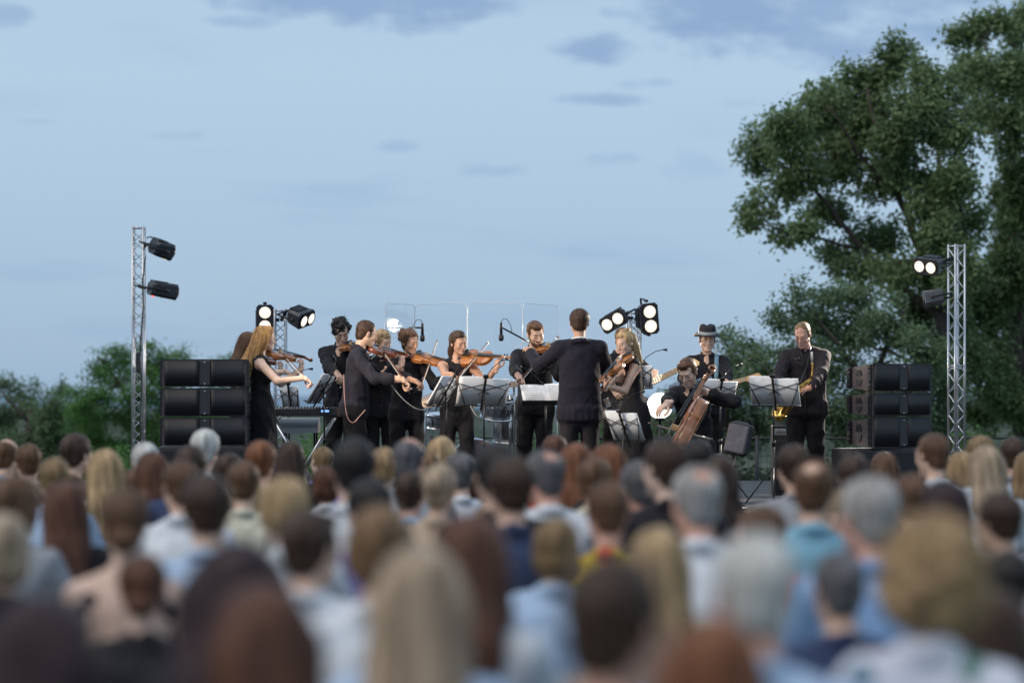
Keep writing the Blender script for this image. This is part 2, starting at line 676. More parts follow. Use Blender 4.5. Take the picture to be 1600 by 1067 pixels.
def make_head(kind='m', h=0.0046):
    """head with neck: origin between the ears at eye height, face towards +Y"""
    f = 0.94 if kind == 'f' else 1.0
    s = Sdf(h)
    s.ell((0, -0.014, 0.034), (0.075, 0.095, 0.082), 0, 0.02)
    s.ell((0, 0.030, -0.024), (0.060, 0.062, 0.082), 0, 0.03)
    jw = 0.050 if kind != 'f' else 0.043
    s.cone((0, 0.020, -0.062), (0, 0.062, -0.092), 0.046, 0.024, 0, 0.025)
    for e in (-1, 1):
        s.cone((e * jw, 0.004, -0.055), (e * 0.016, 0.070, -0.096), 0.019 if kind != 'f' else 0.016, 0.014, 0, 0.022)
        s.ell((e * 0.041, 0.058, -0.026), (0.018, 0.020, 0.018), 0, 0.026)
    s.cone((-0.032, 0.080, 0.022), (0.032, 0.080, 0.022), 0.013, 0.013, 0, 0.018)
    for e in (-1, 1):
        s.ell((e * 0.031, 0.104, -0.003), (0.019, 0.017, 0.012), 0, 0.010, sub=True)
    s.cone((0, 0.090, 0.010), (0, 0.112, -0.030), 0.0075, 0.0105, 0, 0.010)
    for e in (-1, 1):
        s.ell((e * 0.0105, 0.100, -0.034), (0.0085, 0.010, 0.007), 0, 0.006)
    s.ell((0, 0.078, -0.097), (0.021, 0.018, 0.016), 0, 0.016)
    for e in (-1, 1):
        s.ell((e * 0.031, 0.0835, -0.002), (0.0120, 0.0088, 0.0050), 5, 0.002)
        s.ell((e * 0.031, 0.0900, -0.002), (0.0054, 0.0040, 0.0050), 6, 0.001)
        s.cone((e * 0.017, 0.0905, 0.004), (e * 0.045, 0.084, 0.004), 0.0046, 0.0042, 0, 0.002)
        s.cone((e * 0.018, 0.0945, 0.0012), (e * 0.045, 0.088, 0.0010), 0.0018, 0.0018, 6, 0.001)
        s.cone((e * 0.015, 0.0965, 0.021), (e * 0.046, 0.0845, 0.026), 0.0050 if kind != 'f' else 0.0036, 0.0036 if kind != 'f' else 0.0024, 7, 0.002)
        s.ell((e * 0.0765, -0.010, -0.006), (0.0085, 0.019, 0.031), 0, 0.004, rot=Matrix.Rotation(e * 0.35, 3, 'Z') @ Matrix.Rotation(-0.2, 3, 'X'))
        s.ell((e * 0.0850, -0.006, -0.004), (0.0055, 0.010, 0.017), 0, 0.003, sub=True)
    s.ell((0, 0.0840, -0.0640), (0.026, 0.0160, 0.0140), 0, 0.010)
    s.ell((0, 0.0945, -0.0605), (0.0165, 0.0065, 0.0040), 4, 0.003)
    s.ell((0, 0.0935, -0.0690), (0.0140, 0.0070, 0.0048), 4, 0.003)
    s.ell((0, 0.1015, -0.0648), (0.0190, 0.0050, 0.0013), 6, 0.002, sub=True)
    if kind == 'b':
        s.ell((0, 0.050, -0.082), (0.054, 0.050, 0.038), 7, 0.012)
        for e in (-1, 1):
            s.cone((e * 0.066, 0.010, -0.020), (e * 0.045, 0.045, -0.078), 0.009, 0.016, 7, 0.012)
        s.cone((-0.022, 0.0915, -0.050), (0.022, 0.0915, -0.050), 0.0055, 0.0055, 7, 0.004)
    s.cone((0, -0.020, -0.055), (0, -0.026, -0.165), 0.052 if kind != 'f' else 0.043, 0.050 if kind != 'f' else 0.042, 0, 0.03)
    V, F, vm = s.build()
    return V * v3(f, f, 1.0 if kind != 'f' else 0.96), F, vm


HEADS = {k: make_head(k) for k in 'mfb'}


def ik(S, Hd, l1, l2, pole):
    S, Hd, pole = Vector(S), Vector(Hd), Vector(pole)
    d = Hd - S
    L = d.length
    if L > (l1 + l2) * 0.985:
        Hd = S + d * ((l1 + l2) * 0.985 / L)
        d = Hd - S
        L = d.length
    L = max(L, abs(l1 - l2) + 0.03)
    d.normalize()
    a = (l1 * l1 - l2 * l2 + L * L) / (2 * L)
    hh = math.sqrt(max(l1 * l1 - a * a, 0))
    p = pole - d * pole.dot(d)
    p = p.normalized() if p.length > 1e-5 else d.orthogonal().normalized()
    return S + d * a + p * hh, Hd


def rotv(v, ax, ang):
    return Matrix.Rotation(ang, 3, ax) @ Vector(v)


class Rig:
    """body laid out in its own frame: +Y forward, +X the person's right, feet on z = 0"""

    def __init__(s, H=1.74, sex='m', lean=0.0, side=0.0, twist=0.0, seat=None, build=1.0, nod=0.0, turn=0.0, tilt=0.0, headfwd=0.0):
        s.H, s.sex, s.build, s.seat = H, sex, build, seat
        k = s.k = H / 1.75
        s.zh = (0.93 if seat is None else seat / k + 0.10) * k
        s.hip = Vector((0, 0, s.zh))
        s.Rt = (Matrix.Rotation(twist, 3, 'Z') @ Matrix.Rotation(-lean, 3, 'X') @ Matrix.Rotation(side, 3, 'Y'))
        sh = 0.176 if sex == 'm' else 0.152
        s.shR, s.shL = s.c(sh, -0.004, 0.462), s.c(-sh, -0.004, 0.462)
        s.neck = s.c(0, -0.012, 0.545)
        s.RH = s.Rt.copy()
        if lean:
            s.RH = Matrix.Rotation(twist, 3, 'Z') @ Matrix.Rotation(-lean * 0.55, 3, 'X')
        s.RH = s.RH @ Matrix.Rotation(turn, 3, 'Z') @ Matrix.Rotation(tilt, 3, 'Y') @ Matrix.Rotation(-nod, 3, 'X')
        s.head = s.neck + s.RH @ Vector((0, 0.034 + headfwd, 0.155 * k))
        s.hs = (1.0, 1.0, 1.0)
        s.top = s.head + s.RH @ Vector((0, -0.01, 0.117))

    def c(s, x, y, z):
        """a point of the torso, from the hip centre up, before posing"""
        return s.hip + s.Rt @ (Vector((x, y, z)) * s.k)

    def headm(s):
        m = s.RH.to_4x4()
        m.translation = s.head
        return m


def build_body(rig, hands=None, feet=None, outfit='shirt', sleeve=1.0, headkind=None, h=0.0104, poles=None, hand_pose=('relax', 'relax'),
               hand_dir=(None, None), palm=(None, None), head_h=None, wrinkle=0.0065, seed=1, belly=0.0):
    """one continuous figure. hands = (right, left) wrist targets in the body's own frame"""
    k, r, b = rig.k, rig, rig.build
    male = rig.sex == 'm'
    s = Sdf(h)
    TOP, BOT = 1, 2
    dress = outfit in ('dress', 'tank_skirt')
    lower = TOP if outfit == 'dress' else BOT
    yv = tuple(r.Rt @ Vector((0, 1, 0)))
    fl = (yv, 0.68)
    # torso
    wch, wwa, whi = (0.158, 0.142, 0.158) if male else (0.132, 0.108, 0.158)
    s.cone(r.c(0, 0.0, 0.36), r.c(0, 0.0, 0.20), wch * b * k, (wch + wwa) / 2 * b * k, TOP, 0.04, fl)
    s.cone(r.c(0, 0.0, 0.20), r.c(0, 0.005, 0.08), (wch + wwa) / 2 * b * k, wwa * b * k, TOP, 0.04, fl)
    s.cone(r.c(0, 0.004, 0.10), r.c(0, 0, -0.03), wwa * b * k, whi * b * k, TOP if outfit == 'dress' else BOT, 0.04, fl)
    if belly:
        s.ell(r.c(0, 0.06, 0.10), (0.13 * k, 0.10 * k * (1 + belly), 0.15 * k), TOP, 0.05)
    s.cone(r.c(-0.085, 0.0, 0.425), r.c(0.085, 0.0, 0.425), 0.075 * b * k, 0.075 * b * k, TOP, 0.05)
    shm = TOP if outfit not in ('dress', 'tank', 'tank_skirt', 'bare') else 0
    for e, S in ((1, r.shR), (-1, r.shL)):
        s.cone(r.c(e * 0.03, -0.02, 0.52), S, 0.043 * k, 0.046 * b * k, TOP if outfit != 'bare' else 0, 0.04)
    if outfit == 'bare':
        s.cone(r.c(0, -0.01, 0.40), r.c(0, -0.01, 0.30), wch * b * k + .004, wch * b * k + .004, 0, 0.03, fl)
    if not male:
        for e in (-1, 1):
            s.ell(r.c(e * 0.062, 0.075, 0.32), (0.058 * k, 0.055 * k, 0.058 * k), TOP, 0.035)
    if outfit in ('shirt', 'jacket'):
        jk = outfit == 'jacket'
        hem = -0.16 if jk else -0.085
        wb = (0.176 if jk else 0.162) * b if male else 0.146
        wh = (0.188 if jk else 0.176) * b if male else 0.168
        fz = 0.66 if jk else 0.70
        s.cone(r.c(0, 0.0, 0.33), r.c(0, 0.004, 0.10), wb * k, (wb - (0.004 if jk else 0.0)) * k, TOP, 0.03, (yv, fz))
        s.cone(r.c(0, 0.004, 0.10), r.c(0, 0.0, hem + 0.10), (wb - 0.002) * k, wh * k, TOP, 0.03, (yv, fz))
        # open hem: the cloth hangs as a ring below the hips
        for zz in (hem + 0.09, hem + 0.06, hem + 0.03, hem):
            for i in range(20):
                q = [r.c((wh - .013) * math.cos(a), (wh - .013) * fz * math.sin(a), zz) for a in (i * math.tau / 20, (i + 1) * math.tau / 20)]
                s.cone(q[0], q[1], 0.015 * k, 0.015 * k, TOP, 0.03)
        # collar: a band round the neck, open at the throat
        for i in range(12):
            a0, a1 = R(-65 + i * 26 + 90 + 12), R(-65 + (i + 1) * 26 + 90 + 12)
            if i >= 11:
                break
            pr = 0.066 if male else 0.056
            q = [r.c(pr * math.cos(a), -0.012 + 0.95 * pr * math.sin(a), 0.535 - 0.018 * math.sin(a)) for a in (a0, a1)]
            s.cone(q[0], q[1], 0.016 * k, 0.016 * k, 8 if outfit == 'jacket' else TOP, 0.014)
            if outfit == 'jacket':
                q = [r.c((pr + .018) * math.cos(a), -0.014 + 0.95 * (pr + .018) * math.sin(a), 0.515 - 0.02 * math.sin(a)) for a in (a0, a1)]
                s.cone(q[0], q[1], 0.017 * k, 0.017 * k, TOP, 0.014)
        if outfit == 'jacket':
            for e in (-1, 1):
                s.cone(r.c(e * 0.10, -0.012, 0.475), r.c(e * 0.185, 0, 0.475), 0.062 * k, 0.06 * k, TOP, 0.04)
    if outfit == 'shirt' and head_h is None and male:
        s.cone(r.c(0, 0.046, 0.51), r.c(0, 0.088 + 0.02 * (b - 1), 0.445), 0.024 * k, 0.007 * k, 0, 0.004)
    # neck root
    s.cone(r.c(0, 0.006, 0.50), r.neck + r.RH @ Vector((0, 0.006, 0.04)), 0.046 * k if male else 0.040 * k, 0.050 * k if male else 0.042 * k, 0, 0.02)
    # legs
    if r.seat is None:
        feet = feet or ((0.11, 0.02), (-0.11, 0.0))
        for e, (fx, fy) in zip((1, -1), feet):
            hp = r.hip + Vector((e * 0.088 * k, 0, -0.02))
            an = Vector((fx, fy - 0.02, 0.085))
            kn = (hp + an) / 2 + Vector((0, 0.035, 0.02))
            w = 0.0 if male else -0.006
            s.cone(hp, kn, 0.095 * b * k + w, 0.078 * k, lower, 0.03)
            s.cone(kn, an + Vector((0, 0, 0.01)), 0.078 * k, 0.074 * k if not dress else 0.05, lower, 0.02)
            s.cone(an + Vector((0, 0.0, -0.045)), an + Vector((e * 0.02, 0.15, -0.050)), 0.036, 0.030, 3, 0.015)
            s.cone(an + Vector((0, -0.02, -0.03)), an + Vector((0, 0.02, 0.02)), 0.035, 0.04, 3, 0.015)
        if dress:
            s.cone(r.c(0, 0, 0.02), Vector((0, 0.0, 0.20)), (whi * b + 0.015) * k, 0.25, lower, 0.05, ((0, 1, 0), 0.8))
            s.cone(Vector((0, 0.0, 0.20)), Vector((0, 0, 0.10)), 0.25, 0.262, lower, 0.03, ((0, 1, 0), 0.8))
    else:
        feet = feet or ((0.14, 0.42), (-0.14, 0.40))
        for e, (fx, fy) in zip((1, -1), feet):
            hp = r.hip + Vector((e * 0.095 * k, 0.0, -0.015))
            an = Vector((fx, fy, 0.085))
            kn, _ = ik(hp, an, 0.43 * k, 0.42 * k, Vector((e * 0.25, 1, 0.9)))
            s.cone(hp, kn, 0.088 * b * k, 0.066 * k, lower, 0.03)
            s.cone(kn, an, 0.062 * k, 0.046 * k, lower, 0.02)
            s.cone(an + Vector((0, 0.0, -0.045)), an + Vector((e * 0.03, 0.15, -0.050)), 0.036, 0.030, 3, 0.015)
    # arms
    hands = hands or (None, None)
    poles = poles or (None, None)
    extra = []
    l1, l2 = 0.295 * k, 0.262 * k
    for i, (e, S) in enumerate(((1, r.shR), (-1, r.shL))):
        tg = hands[i]
        if tg is None:
            tg = (r.hip + Vector((e * 0.20 * k, 0.10, 0.02))) if r.seat is None else r.hip + Vector((e * 0.13 * k, 0.33, 0.06))
        po = poles[i] or Vector((e * 0.6, -0.5, -0.9))
        el, wr = ik(S, tg, l1, l2, po)
        ua, ub, fa, fb = (0.051, 0.045, 0.043, 0.031) if male else (0.046, 0.038, 0.036, 0.026)
        ua, ub, fa, fb = (x * k * (0.5 + 0.5 * b) for x in (ua, ub, fa, fb))
        g = 0.013 if outfit != 'jacket' else 0.019
        d2 = (wr - el).normalized()
        if shm == TOP:
            if sleeve > 0.5:
                s.cone(S, el, ua + g, ub + g, TOP, 0.025)
                t = (sleeve - 0.5) * 2
                q = el + (wr - el) * (t if t < 1 else 0.93)
                s.cone(el, q, fa + g, fb + (fa - fb) * (1 - t) + g, TOP, 0.02)
                if t < 1:
                    s.cone(q - d2 * 0.03, q, fb + (fa - fb) * (1 - t) + g + 0.006, fb + (fa - fb) * (1 - t) + g + 0.006, TOP, 0.006)
                s.cone(el, wr, fa, fb, 0, 0.006)
                if outfit == 'jacket':
                    s.cone(q, q + d2 * 0.018, fb + 0.012, fb + 0.011, 8, 0.003)
            else:
                q = S + (el - S) * (sleeve * 2)
                s.cone(S, q, ua + g, ub + (ua - ub) * (1 - sleeve * 2) + g + 0.006, TOP, 0.02)
                s.cone(S, el, ua, ub, 0, 0.01)
                s.cone(el, wr, fa, fb, 0, 0.015)
        else:
            s.cone(S, el, ua, ub, 0, 0.025)
            s.cone(el, wr, fa, fb, 0, 0.02)
        hd = hand_dir[i]
        hd = d2 if hd is None else Vector(hd).normalized()
        pn = palm[i]
        pn = Vector((-e * 0.5, 0.1, -0.9)) if pn is None else Vector(pn)
        m = frame(wr, hd, -pn)
        V, F, vm = HANDS[hand_pose[i]] if head_h is None else HAND_LOW
        hs = (1.0 if male else 0.9) * k
        V = V * hs
        if e < 0:
            V = V * v3(-1, 1, 1)
            F = F[:, ::-1]
        extra.append((xf(V, m), F, vm))
    V, F, vm = s.build()
    N = vnormals(V, F)
    cl = ((vm == 1) | (vm == 2)).astype(float)
    f1, f2 = wob(V * v3(1, 1, 0.8), 22, seed, 5), wob(V * v3(1, 1, 0.6), 46, seed + 3, 5)
    fold = 1.25 - 2.2 * np.abs(f1) ** 0.7 + 0.8 * (0.6 - np.abs(f2))
    fold = np.clip(fold, -1.3, 1.3)
    V = V + N * (cl * wrinkle * (0.55 if outfit == 'jacket' else 1.0) * fold)[:, None]
    hk = headkind or ('m' if male else 'f')
    Vh, Fh, mh = HEADS[hk] if head_h is None else head_h
    extra.append((xf(Vh * v3(*r.hs) * (0.97 if male else 0.95) * (0.5 + 0.5 * k), r.headm()), Fh, mh))
    Vs, Fs, Ms, o = [V], [F], [vm], len(V)
    for a, f, m in extra:
        Vs.append(a)
        Fs.append(f + o)
        Ms.append(m)
        o += len(a)
    V, F, vm = np.concatenate(Vs), np.concatenate(Fs), np.concatenate(Ms)
    return V, F, facemat(F, vm)


# ------------------------------------------------------------------ hair, in the head's own frame
def hair_mesh(style, h=0.006, seed=3, strands=420):
    s = Sdf(h)
    amp, curl = 0.0022, False
    lowcut = -0.082

    def cap(o, front=(0, 0.086, 0.078), nrm=(0, 0.80, -0.60), nape=True):
        s.ell((0, -0.018 - 0.45 * o, 0.036 + 0.15 * o), (0.0755 + 0.85 * o, 0.0955 + 0.80 * o, 0.0835 + 0.9 * o), 0, 0.01)
        if nape:
            s.ell((0, -0.052, -0.030), (0.058 + o * .6, 0.046 + o * .6, 0.062), 0, 0.02)
        s.cut(front, nrm, 0.004)
        for e in (-1, 1):      # temples set back, sideburns in front of the ears
            s.ell((e * 0.062, 0.075, 0.070), (0.026, 0.042, 0.040), 0, 0.012, sub=True)
            s.cone((e * 0.0735, 0.012, 0.010), (e * 0.0725, 0.016, -0.022), 0.007, 0.004, 0, 0.006)
    if style in ('short', 'crop', 'short_back'):
        o = {'short': 0.013, 'crop': 0.0065, 'short_back': 0.016}[style]
        cap(o)
        if style == 'short':
            s.ell((0.012, 0.045, 0.100), (0.050, 0.042, 0.022), 0, 0.02)
    elif style == 'receding':
        cap(0.0055, (0, 0.058, 0.098), (0, 0.93, -0.37))
        s.ell((0, 0.105, 0.085), (0.062, 0.062, 0.050), 0, 0.012, sub=True)
    elif style == 'quiff':
        cap(0.010)
        s.ell((0.0, 0.062, 0.098), (0.058, 0.036, 0.026), 0, 0.02)
        s.ell((0.03, 0.02, 0.108), (0.045, 0.05, 0.020), 0, 0.02)
    elif style == 'curly':
        cap(0.026, (0, 0.100, 0.072), (0, 0.85, -0.52))
        amp, curl = 0.010, True
    elif style == 'perm':
        s.ell((0, -0.030, 0.020), (0.118, 0.122, 0.125), 0, 0.03)
        s.ell((0, -0.045, -0.045), (0.122, 0.105, 0.085), 0, 0.03)
        s.cut((0, 0.082, 0.07), (0, 0.93, -0.37), 0.02)
        amp, curl = 0.009, True
    elif style == 'ring':
        cap(0.008)
        s.ell((0, 0.020, 0.125), (0.110, 0.118, 0.098), 0, 0.010, sub=True)
    elif style == 'spot':
        cap(0.010)
        s.ell((0, -0.088, 0.098), (0.042, 0.046, 0.040), 0, 0.008, sub=True)
    elif style == 'bob':
        cap(0.020, (0, 0.080, 0.080), (0, 0.88, -0.47))
        s.ell((0, -0.030, -0.040), (0.096, 0.085, 0.085), 0, 0.03)
        s.cut((0, 0.060, 0.0), (0, 1, 0.05), 0.02)
    elif style == 'shortbob':
        cap(0.020, (0, 0.086, 0.080), (0, 0.86, -0.50))
        s.ell((0, -0.030, -0.015), (0.090, 0.082, 0.075), 0, 0.03)
        s.cut((0, 0.062, 0.0), (0, 1, 0.05), 0.02)
    elif style.startswith('long'):
        w, ln, back = {'long': (0.090, 0.40, 0.0), 'longred': (0.092, 0.54, 0.062), 'longwide': (0.130, 0.46, 0.0), 'longfull': (0.106, 0.44, 0.0), 'longthin': (0.070, 0.34, 0.0)}[style]
        s.ell((0, -0.016, 0.038), (0.090, 0.110, 0.097), 0, 0.01)
        s.ell((0, -0.05, -0.03), (w + .004, 0.070, 0.09), 0, 0.03)
        s.cone((0, -0.060, -0.02), (0, -0.085 - back, -ln * .55), w, w + 0.008, 0, 0.04, ((0, 1, 0), 0.60))
        s.cone((0, -0.085 - back, -ln * .55), (0.006, -0.105 - back, -ln), w + 0.008, w * (0.70 if style in ('longred', 'longthin') else 1.05), 0, 0.03, ((0, 1, 0), 0.50))
        for e in (-1, 1):
            s.cone((e * 0.074, 0.000, 0.015), (e * (w + .008), -0.035, -0.16), 0.022, 0.024, 0, 0.03)
        if style == 'longred':      # a thick fall of hair over the back of the right shoulder
            s.cone((0.045, -0.085, -0.02), (0.075, -0.165, -0.25), 0.060, 0.060, 0, 0.04)
            s.cone((0.075, -0.165, -0.25), (0.085, -0.185, -0.54), 0.060, 0.036, 0, 0.03)
        s.cut((0, 0.052, 0.092), (0, 0.93, -0.36), 0.016)
        amp = 0.0032
    elif style == 'halfback':
        cap(0.011, (0, 0.072, 0.092), (0, 0.84, -0.54))
        s.ell((0, 0.010, 0.098), (0.052, 0.062, 0.036), 0, 0.02)
        s.cone((0, -0.095, 0.02), (0, -0.115, -0.10), 0.058, 0.056, 0, 0.03, ((0, 1, 0), 0.65))
        s.cone((0, -0.115, -0.10), (0.01, -0.105, -0.30), 0.056, 0.040, 0, 0.03, ((0, 1, 0), 0.6))
    elif style == 'bun':
        cap(0.010, (0, 0.076, 0.088), (0, 0.84, -0.54))
        s.ell((0, -0.125, 0.020), (0.046, 0.040, 0.043), 0, 0.012)
    elif style == 'lowbun':
        cap(0.011, (0, 0.084, 0.080), (0, 0.84, -0.54))
        s.ell((0, -0.112, -0.052), (0.044, 0.036, 0.036), 0, 0.014)
    elif style == 'updo':
        cap(0.014, (0, 0.074, 0.090), (0, 0.84, -0.54))
        for i in range(14):
            a = i * 2.4
            s.ell((0.050 * math.cos(a), -0.075 - 0.022 * (i % 3), 0.040 + 0.055 * math.sin(a)), (0.026, 0.024, 0.024), 0, 0.012)
        amp = 0.005
    elif style == 'topknot':
        cap(0.014, (0, 0.074, 0.090), (0, 0.84, -0.54))
        for i in range(9):
            a = i * 0.7
            s.ell((0.036 * math.cos(a), -0.045 + 0.035 * math.sin(a), 0.125), (0.022, 0.022, 0.020), 0, 0.010)
        s.cone((0.03, -0.09, 0.03), (0.055, -0.085, -0.24), 0.046, 0.026, 0, 0.03)
        s.cone((-0.03, -0.09, 0.03), (-0.045, -0.095, -0.22), 0.042, 0.022, 0, 0.03)
        amp = 0.004
    elif style == 'ponytail':
        cap(0.010, (0, 0.076, 0.088), (0, 0.84, -0.54))
        s.ell((0, -0.115, 0.045), (0.024, 0.022, 0.022), 0, 0.012)
        s.cone((0, -0.125, 0.04), (0, -0.165, -0.08), 0.026, 0.040, 0, 0.02)
        s.cone((0, -0.165, -0.08), (0, -0.150, -0.24), 0.040, 0.018, 0, 0.02)
    V, F, vm = s.build()
    N = vnormals(V, F)
    if curl:
        d = wob(V, 190, seed, 6) * amp + wob(V, 70, seed + 5, 4) * amp * 1.3
    else:
        a = np.arctan2(V[:, 0], -V[:, 1] - 0.01)
        d = amp * np.sin(46 * a + 2.5 * wob(V, 22, seed, 4)) * np.clip((0.118 - V[:, 2]) * 25, 0.15, 1) + amp * 1.2 * wob(V * v3(1, 1, 0.4), 48, seed + 1, 4)
        if amp > 0.003:      # separate locks, looser towards the ends
            d = d + np.clip((0.06 - V[:, 2]) * 3, 0, 1) * 0.007 * wob(V * v3(1, 1, 0.22), 62, seed + 9, 5)
    V = V + N * d[:, None]
    nq = len(F)
    # loose strands lying over the surface
    if strands:
        r = np.random.default_rng(seed)
        pick = r.integers(0, len(V), strands)
        sv, sf = [], []
        L = 0.10 if style.startswith('long') else (0.030 if curl else (0.022 if style in SHORT else 0.045))
        for i in pick:
            p, nn = V[i].copy(), N[i]
            t = v3(0, -0.25, -1.0) - nn * np.dot(v3(0, -0.25, -1.0), nn)
            if curl:
                t = r.normal(size=3)
            elif style in SHORT:
                q = r.normal(size=3)
                t = 0.8 * t + (q - nn * np.dot(q, nn)) * 0.9
            t /= (np.linalg.norm(t) + 1e-6)
            t = t + r.normal(size=3) * 0.10
            sd = np.cross(t, nn)
            sd /= np.linalg.norm(sd) + 1e-6
            b0 = len(V) + len(sv)
            lift = r.uniform(0.001, 0.006) if not curl else r.uniform(0.004, 0.014)
            for j, (u, w) in enumerate(((0, 0.0009), (0.5, 0.0010), (1, 0.0002))):
                q = p + t * L * u + nn * (lift * 0.6 * (4 * u * (1 - u)) + 0.0008 + (lift * 0.35 * u))
                sv += [q - sd * w, q + sd * w]
            sf += [[b0, b0 + 1, b0 + 3, b0 + 2], [b0 + 2, b0 + 3, b0 + 5, b0 + 4]]
        V = np.concatenate([V, np.array(sv)])
        F = np.concatenate([F, np.array(sf)])
    return V, F


HAIRS = {}
SHORT = ('short', 'crop', 'short_back', 'receding', 'quiff', 'ring', 'spot')


def hair_data(style, seed=3, h=0.006):
    if (style, seed, h) not in HAIRS:
        V, F = hair_mesh(style, h, seed)
        HAIRS[(style, seed, h)] = fast_mesh('hair', V, F, [M_DARK])
    return HAIRS[(style, seed, h)]


def own_mats(o, mats):
    for i, m in enumerate(mats):
        o.material_slots[i].link = 'OBJECT'
        o.material_slots[i].material = m
# ------------------------------------------------------------------ ground, sea, stage
M_GRASS = mat('grass', (0.050, 0.075, 0.028), 0.9, noise=((1.7, 1.7, 1.7), 0.45, 8), bump=((30, 30, 30), 0.8, 0.03))
M_LAND = mat('far_land', (0.040, 0.062, 0.038), 0.95, spec=0.1, noise=((.004, .004, .004), 0.5, 8, (0.085, 0.105, 0.080)))
M_SEA = mat('sea', (0.085, 0.16, 0.26), 0.45, noise=((.0006, .002, 1), 0.15, 4))


def ground():
    ys = [-12, 0, 10, 20, 28, 31, 33, 36, 40, 46, 54, 64, 80, 110, 160, 240, 400, 800, 1600, 3000, 4600]
    V, F, fm = [], [], []
    nx = 25
    for y in ys:
        hw = max(30.0, y * 0.8)
        for i in range(nx):
            x = -hw + 2 * hw * i / (nx - 1)
            if y <= 33:
                z = 0.0
            else:
                t = min(1.0, (y - 33) / 207.0)
                z = -19.0 * (1 - (1 - t) ** 1.8) + (0.25 * math.sin(x * .4 + y * .3) * min(1, (y - 33) / 10) if y < 300 else (-3.0 if y > 4500 else 0))
            V.append((x, y, z))
    for j in range(len(ys) - 1):
        for i in range(nx - 1):
            a = j * nx + i
            F.append((a, a + 1, a + nx + 1, a + nx))
            fm.append(0 if ys[j] < 200 else 1)
    o = put('ground', fast_mesh('ground', V, F, [M_GRASS, M_LAND], fm))
    tag(o, kind='structure')
    V = [(-60000, 3900, -19.6), (60000, 3900, -19.6), (90000, 95000, -19.6), (-90000, 95000, -19.6)]
    o = put('sea', fast_mesh('sea', V, [(0, 1, 2, 3)], [M_SEA], smooth=False))
    tag(o, kind='structure')


ground()

SZ = 0.565          # height of the stage floor
SX0, SX1, SY0, SY1 = -6.0, 6.0, 19.6, 28.6
M_DECK = mat('stage_ply', (0.030, 0.027, 0.030), 0.55, noise=((3, 3, 3), 0.4, 6), bump=((60, 60, 60), 0.3, 0.003))
M_SKIRT = cloth('stage_skirt', (0.012, 0.011, 0.013))
stage = MB().box((0, (SY0 + SY1) / 2, (SZ - 0.03) / 2), (SX1 - SX0 - .04, SY1 - SY0 - .04, SZ - 0.034)).obj('stage', M_SKIRT)
tag(stage, kind='structure')
_pm = MB().box((0, 0, 0), (1.996, 0.996, 0.03), bev=0.004).mesh('stage_panel', M_DECK)
for i in range(6):
    for j in range(9):
        put('stage_panel', _pm, stage, T(SX0 + 1 + 2 * i, SY0 + .5 + j, SZ - 0.015))

# ------------------------------------------------------------------ fence behind the stage
M_FENCE = mat('fence_steel', (0.035, 0.036, 0.040), 0.5, metal=0.5)


def fence():
    Y, zt = 29.6, 1.05
    root = empty('wire_fence', T(0, Y, 0), 'dark wire mesh fence running along the back of the stage', 'fence')
    for x in np.arange(-1, 11.1, 2.0):
        MB().tube([(x, 0, 0), (x, 0, zt + .03)], 0.022, 8).obj('post', M_FENCE, root)
    for z in (zt, 0.12):
        MB().tube([(-1, 0, z), (11, 0, z)], 0.014, 6).obj('rail', M_FENCE, root)
    m = MB()
    for x in np.arange(-1, 11, 0.075):
        m.tube([(x, 0.018, 0.12), (x, 0.018, zt)], 0.0022, 3, cap=False)
    for z in np.arange(0.16, zt, 0.075):
        m.tube([(-1, 0.018, z), (11, 0.018, z)], 0.0022, 3, cap=False)
    tag(m.obj('wire_mesh', M_FENCE, root), kind='stuff')


fence()


# ------------------------------------------------------------------ trees
def leafmat(name, dark, light, transl=0.45):
    m = bpy.data.materials.new('leaf_' + name)
    m.use_nodes = True
    nt = m.node_tree
    b = nt.nodes['Principled BSDF']
    at = nt.nodes.new('ShaderNodeAttribute')
    at.attribute_name = 'tint'
    rp = nt.nodes.new('ShaderNodeValToRGB')
    rp.color_ramp.elements[0].color = (*dark, 1)
    rp.color_ramp.elements[1].color = (*light, 1)
    nt.links.new(at.outputs['Fac'], rp.inputs[0])
    nt.links.new(rp.outputs[0], b.inputs['Base Color'])
    b.inputs['Roughness'].default_value = 0.55
    b.inputs['Specular IOR Level'].default_value = 0.3
    tr = nt.nodes.new('ShaderNodeBsdfTranslucent')
    nt.links.new(rp.outputs[0], tr.inputs[0])
    mx = nt.nodes.new('ShaderNodeMixShader')
    mx.inputs[0].default_value = transl
    nt.links.new(b.outputs[0], mx.inputs[1])
    nt.links.new(tr.outputs[0], mx.inputs[2])
    nt.links.new(mx.outputs[0], nt.nodes['Material Output'].inputs[0])
    return m


LEAF_A = leafmat('poplar', (0.100, 0.145, 0.066), (0.255, 0.345, 0.160))
LEAF_B = leafmat('grey_poplar', (0.090, 0.145, 0.080), (0.225, 0.320, 0.170))
LEAF_C = leafmat('acacia', (0.060, 0.140, 0.042), (0.165, 0.320, 0.090))
LEAF_D = leafmat('hedge', (0.020, 0.034, 0.016), (0.065, 0.100, 0.045))
BARK = mat('bark', (0.060, 0.047, 0.038), 0.9, noise=((8, 8, 2), 0.4, 6), bump=((20, 20, 5), 0.8, 0.03))


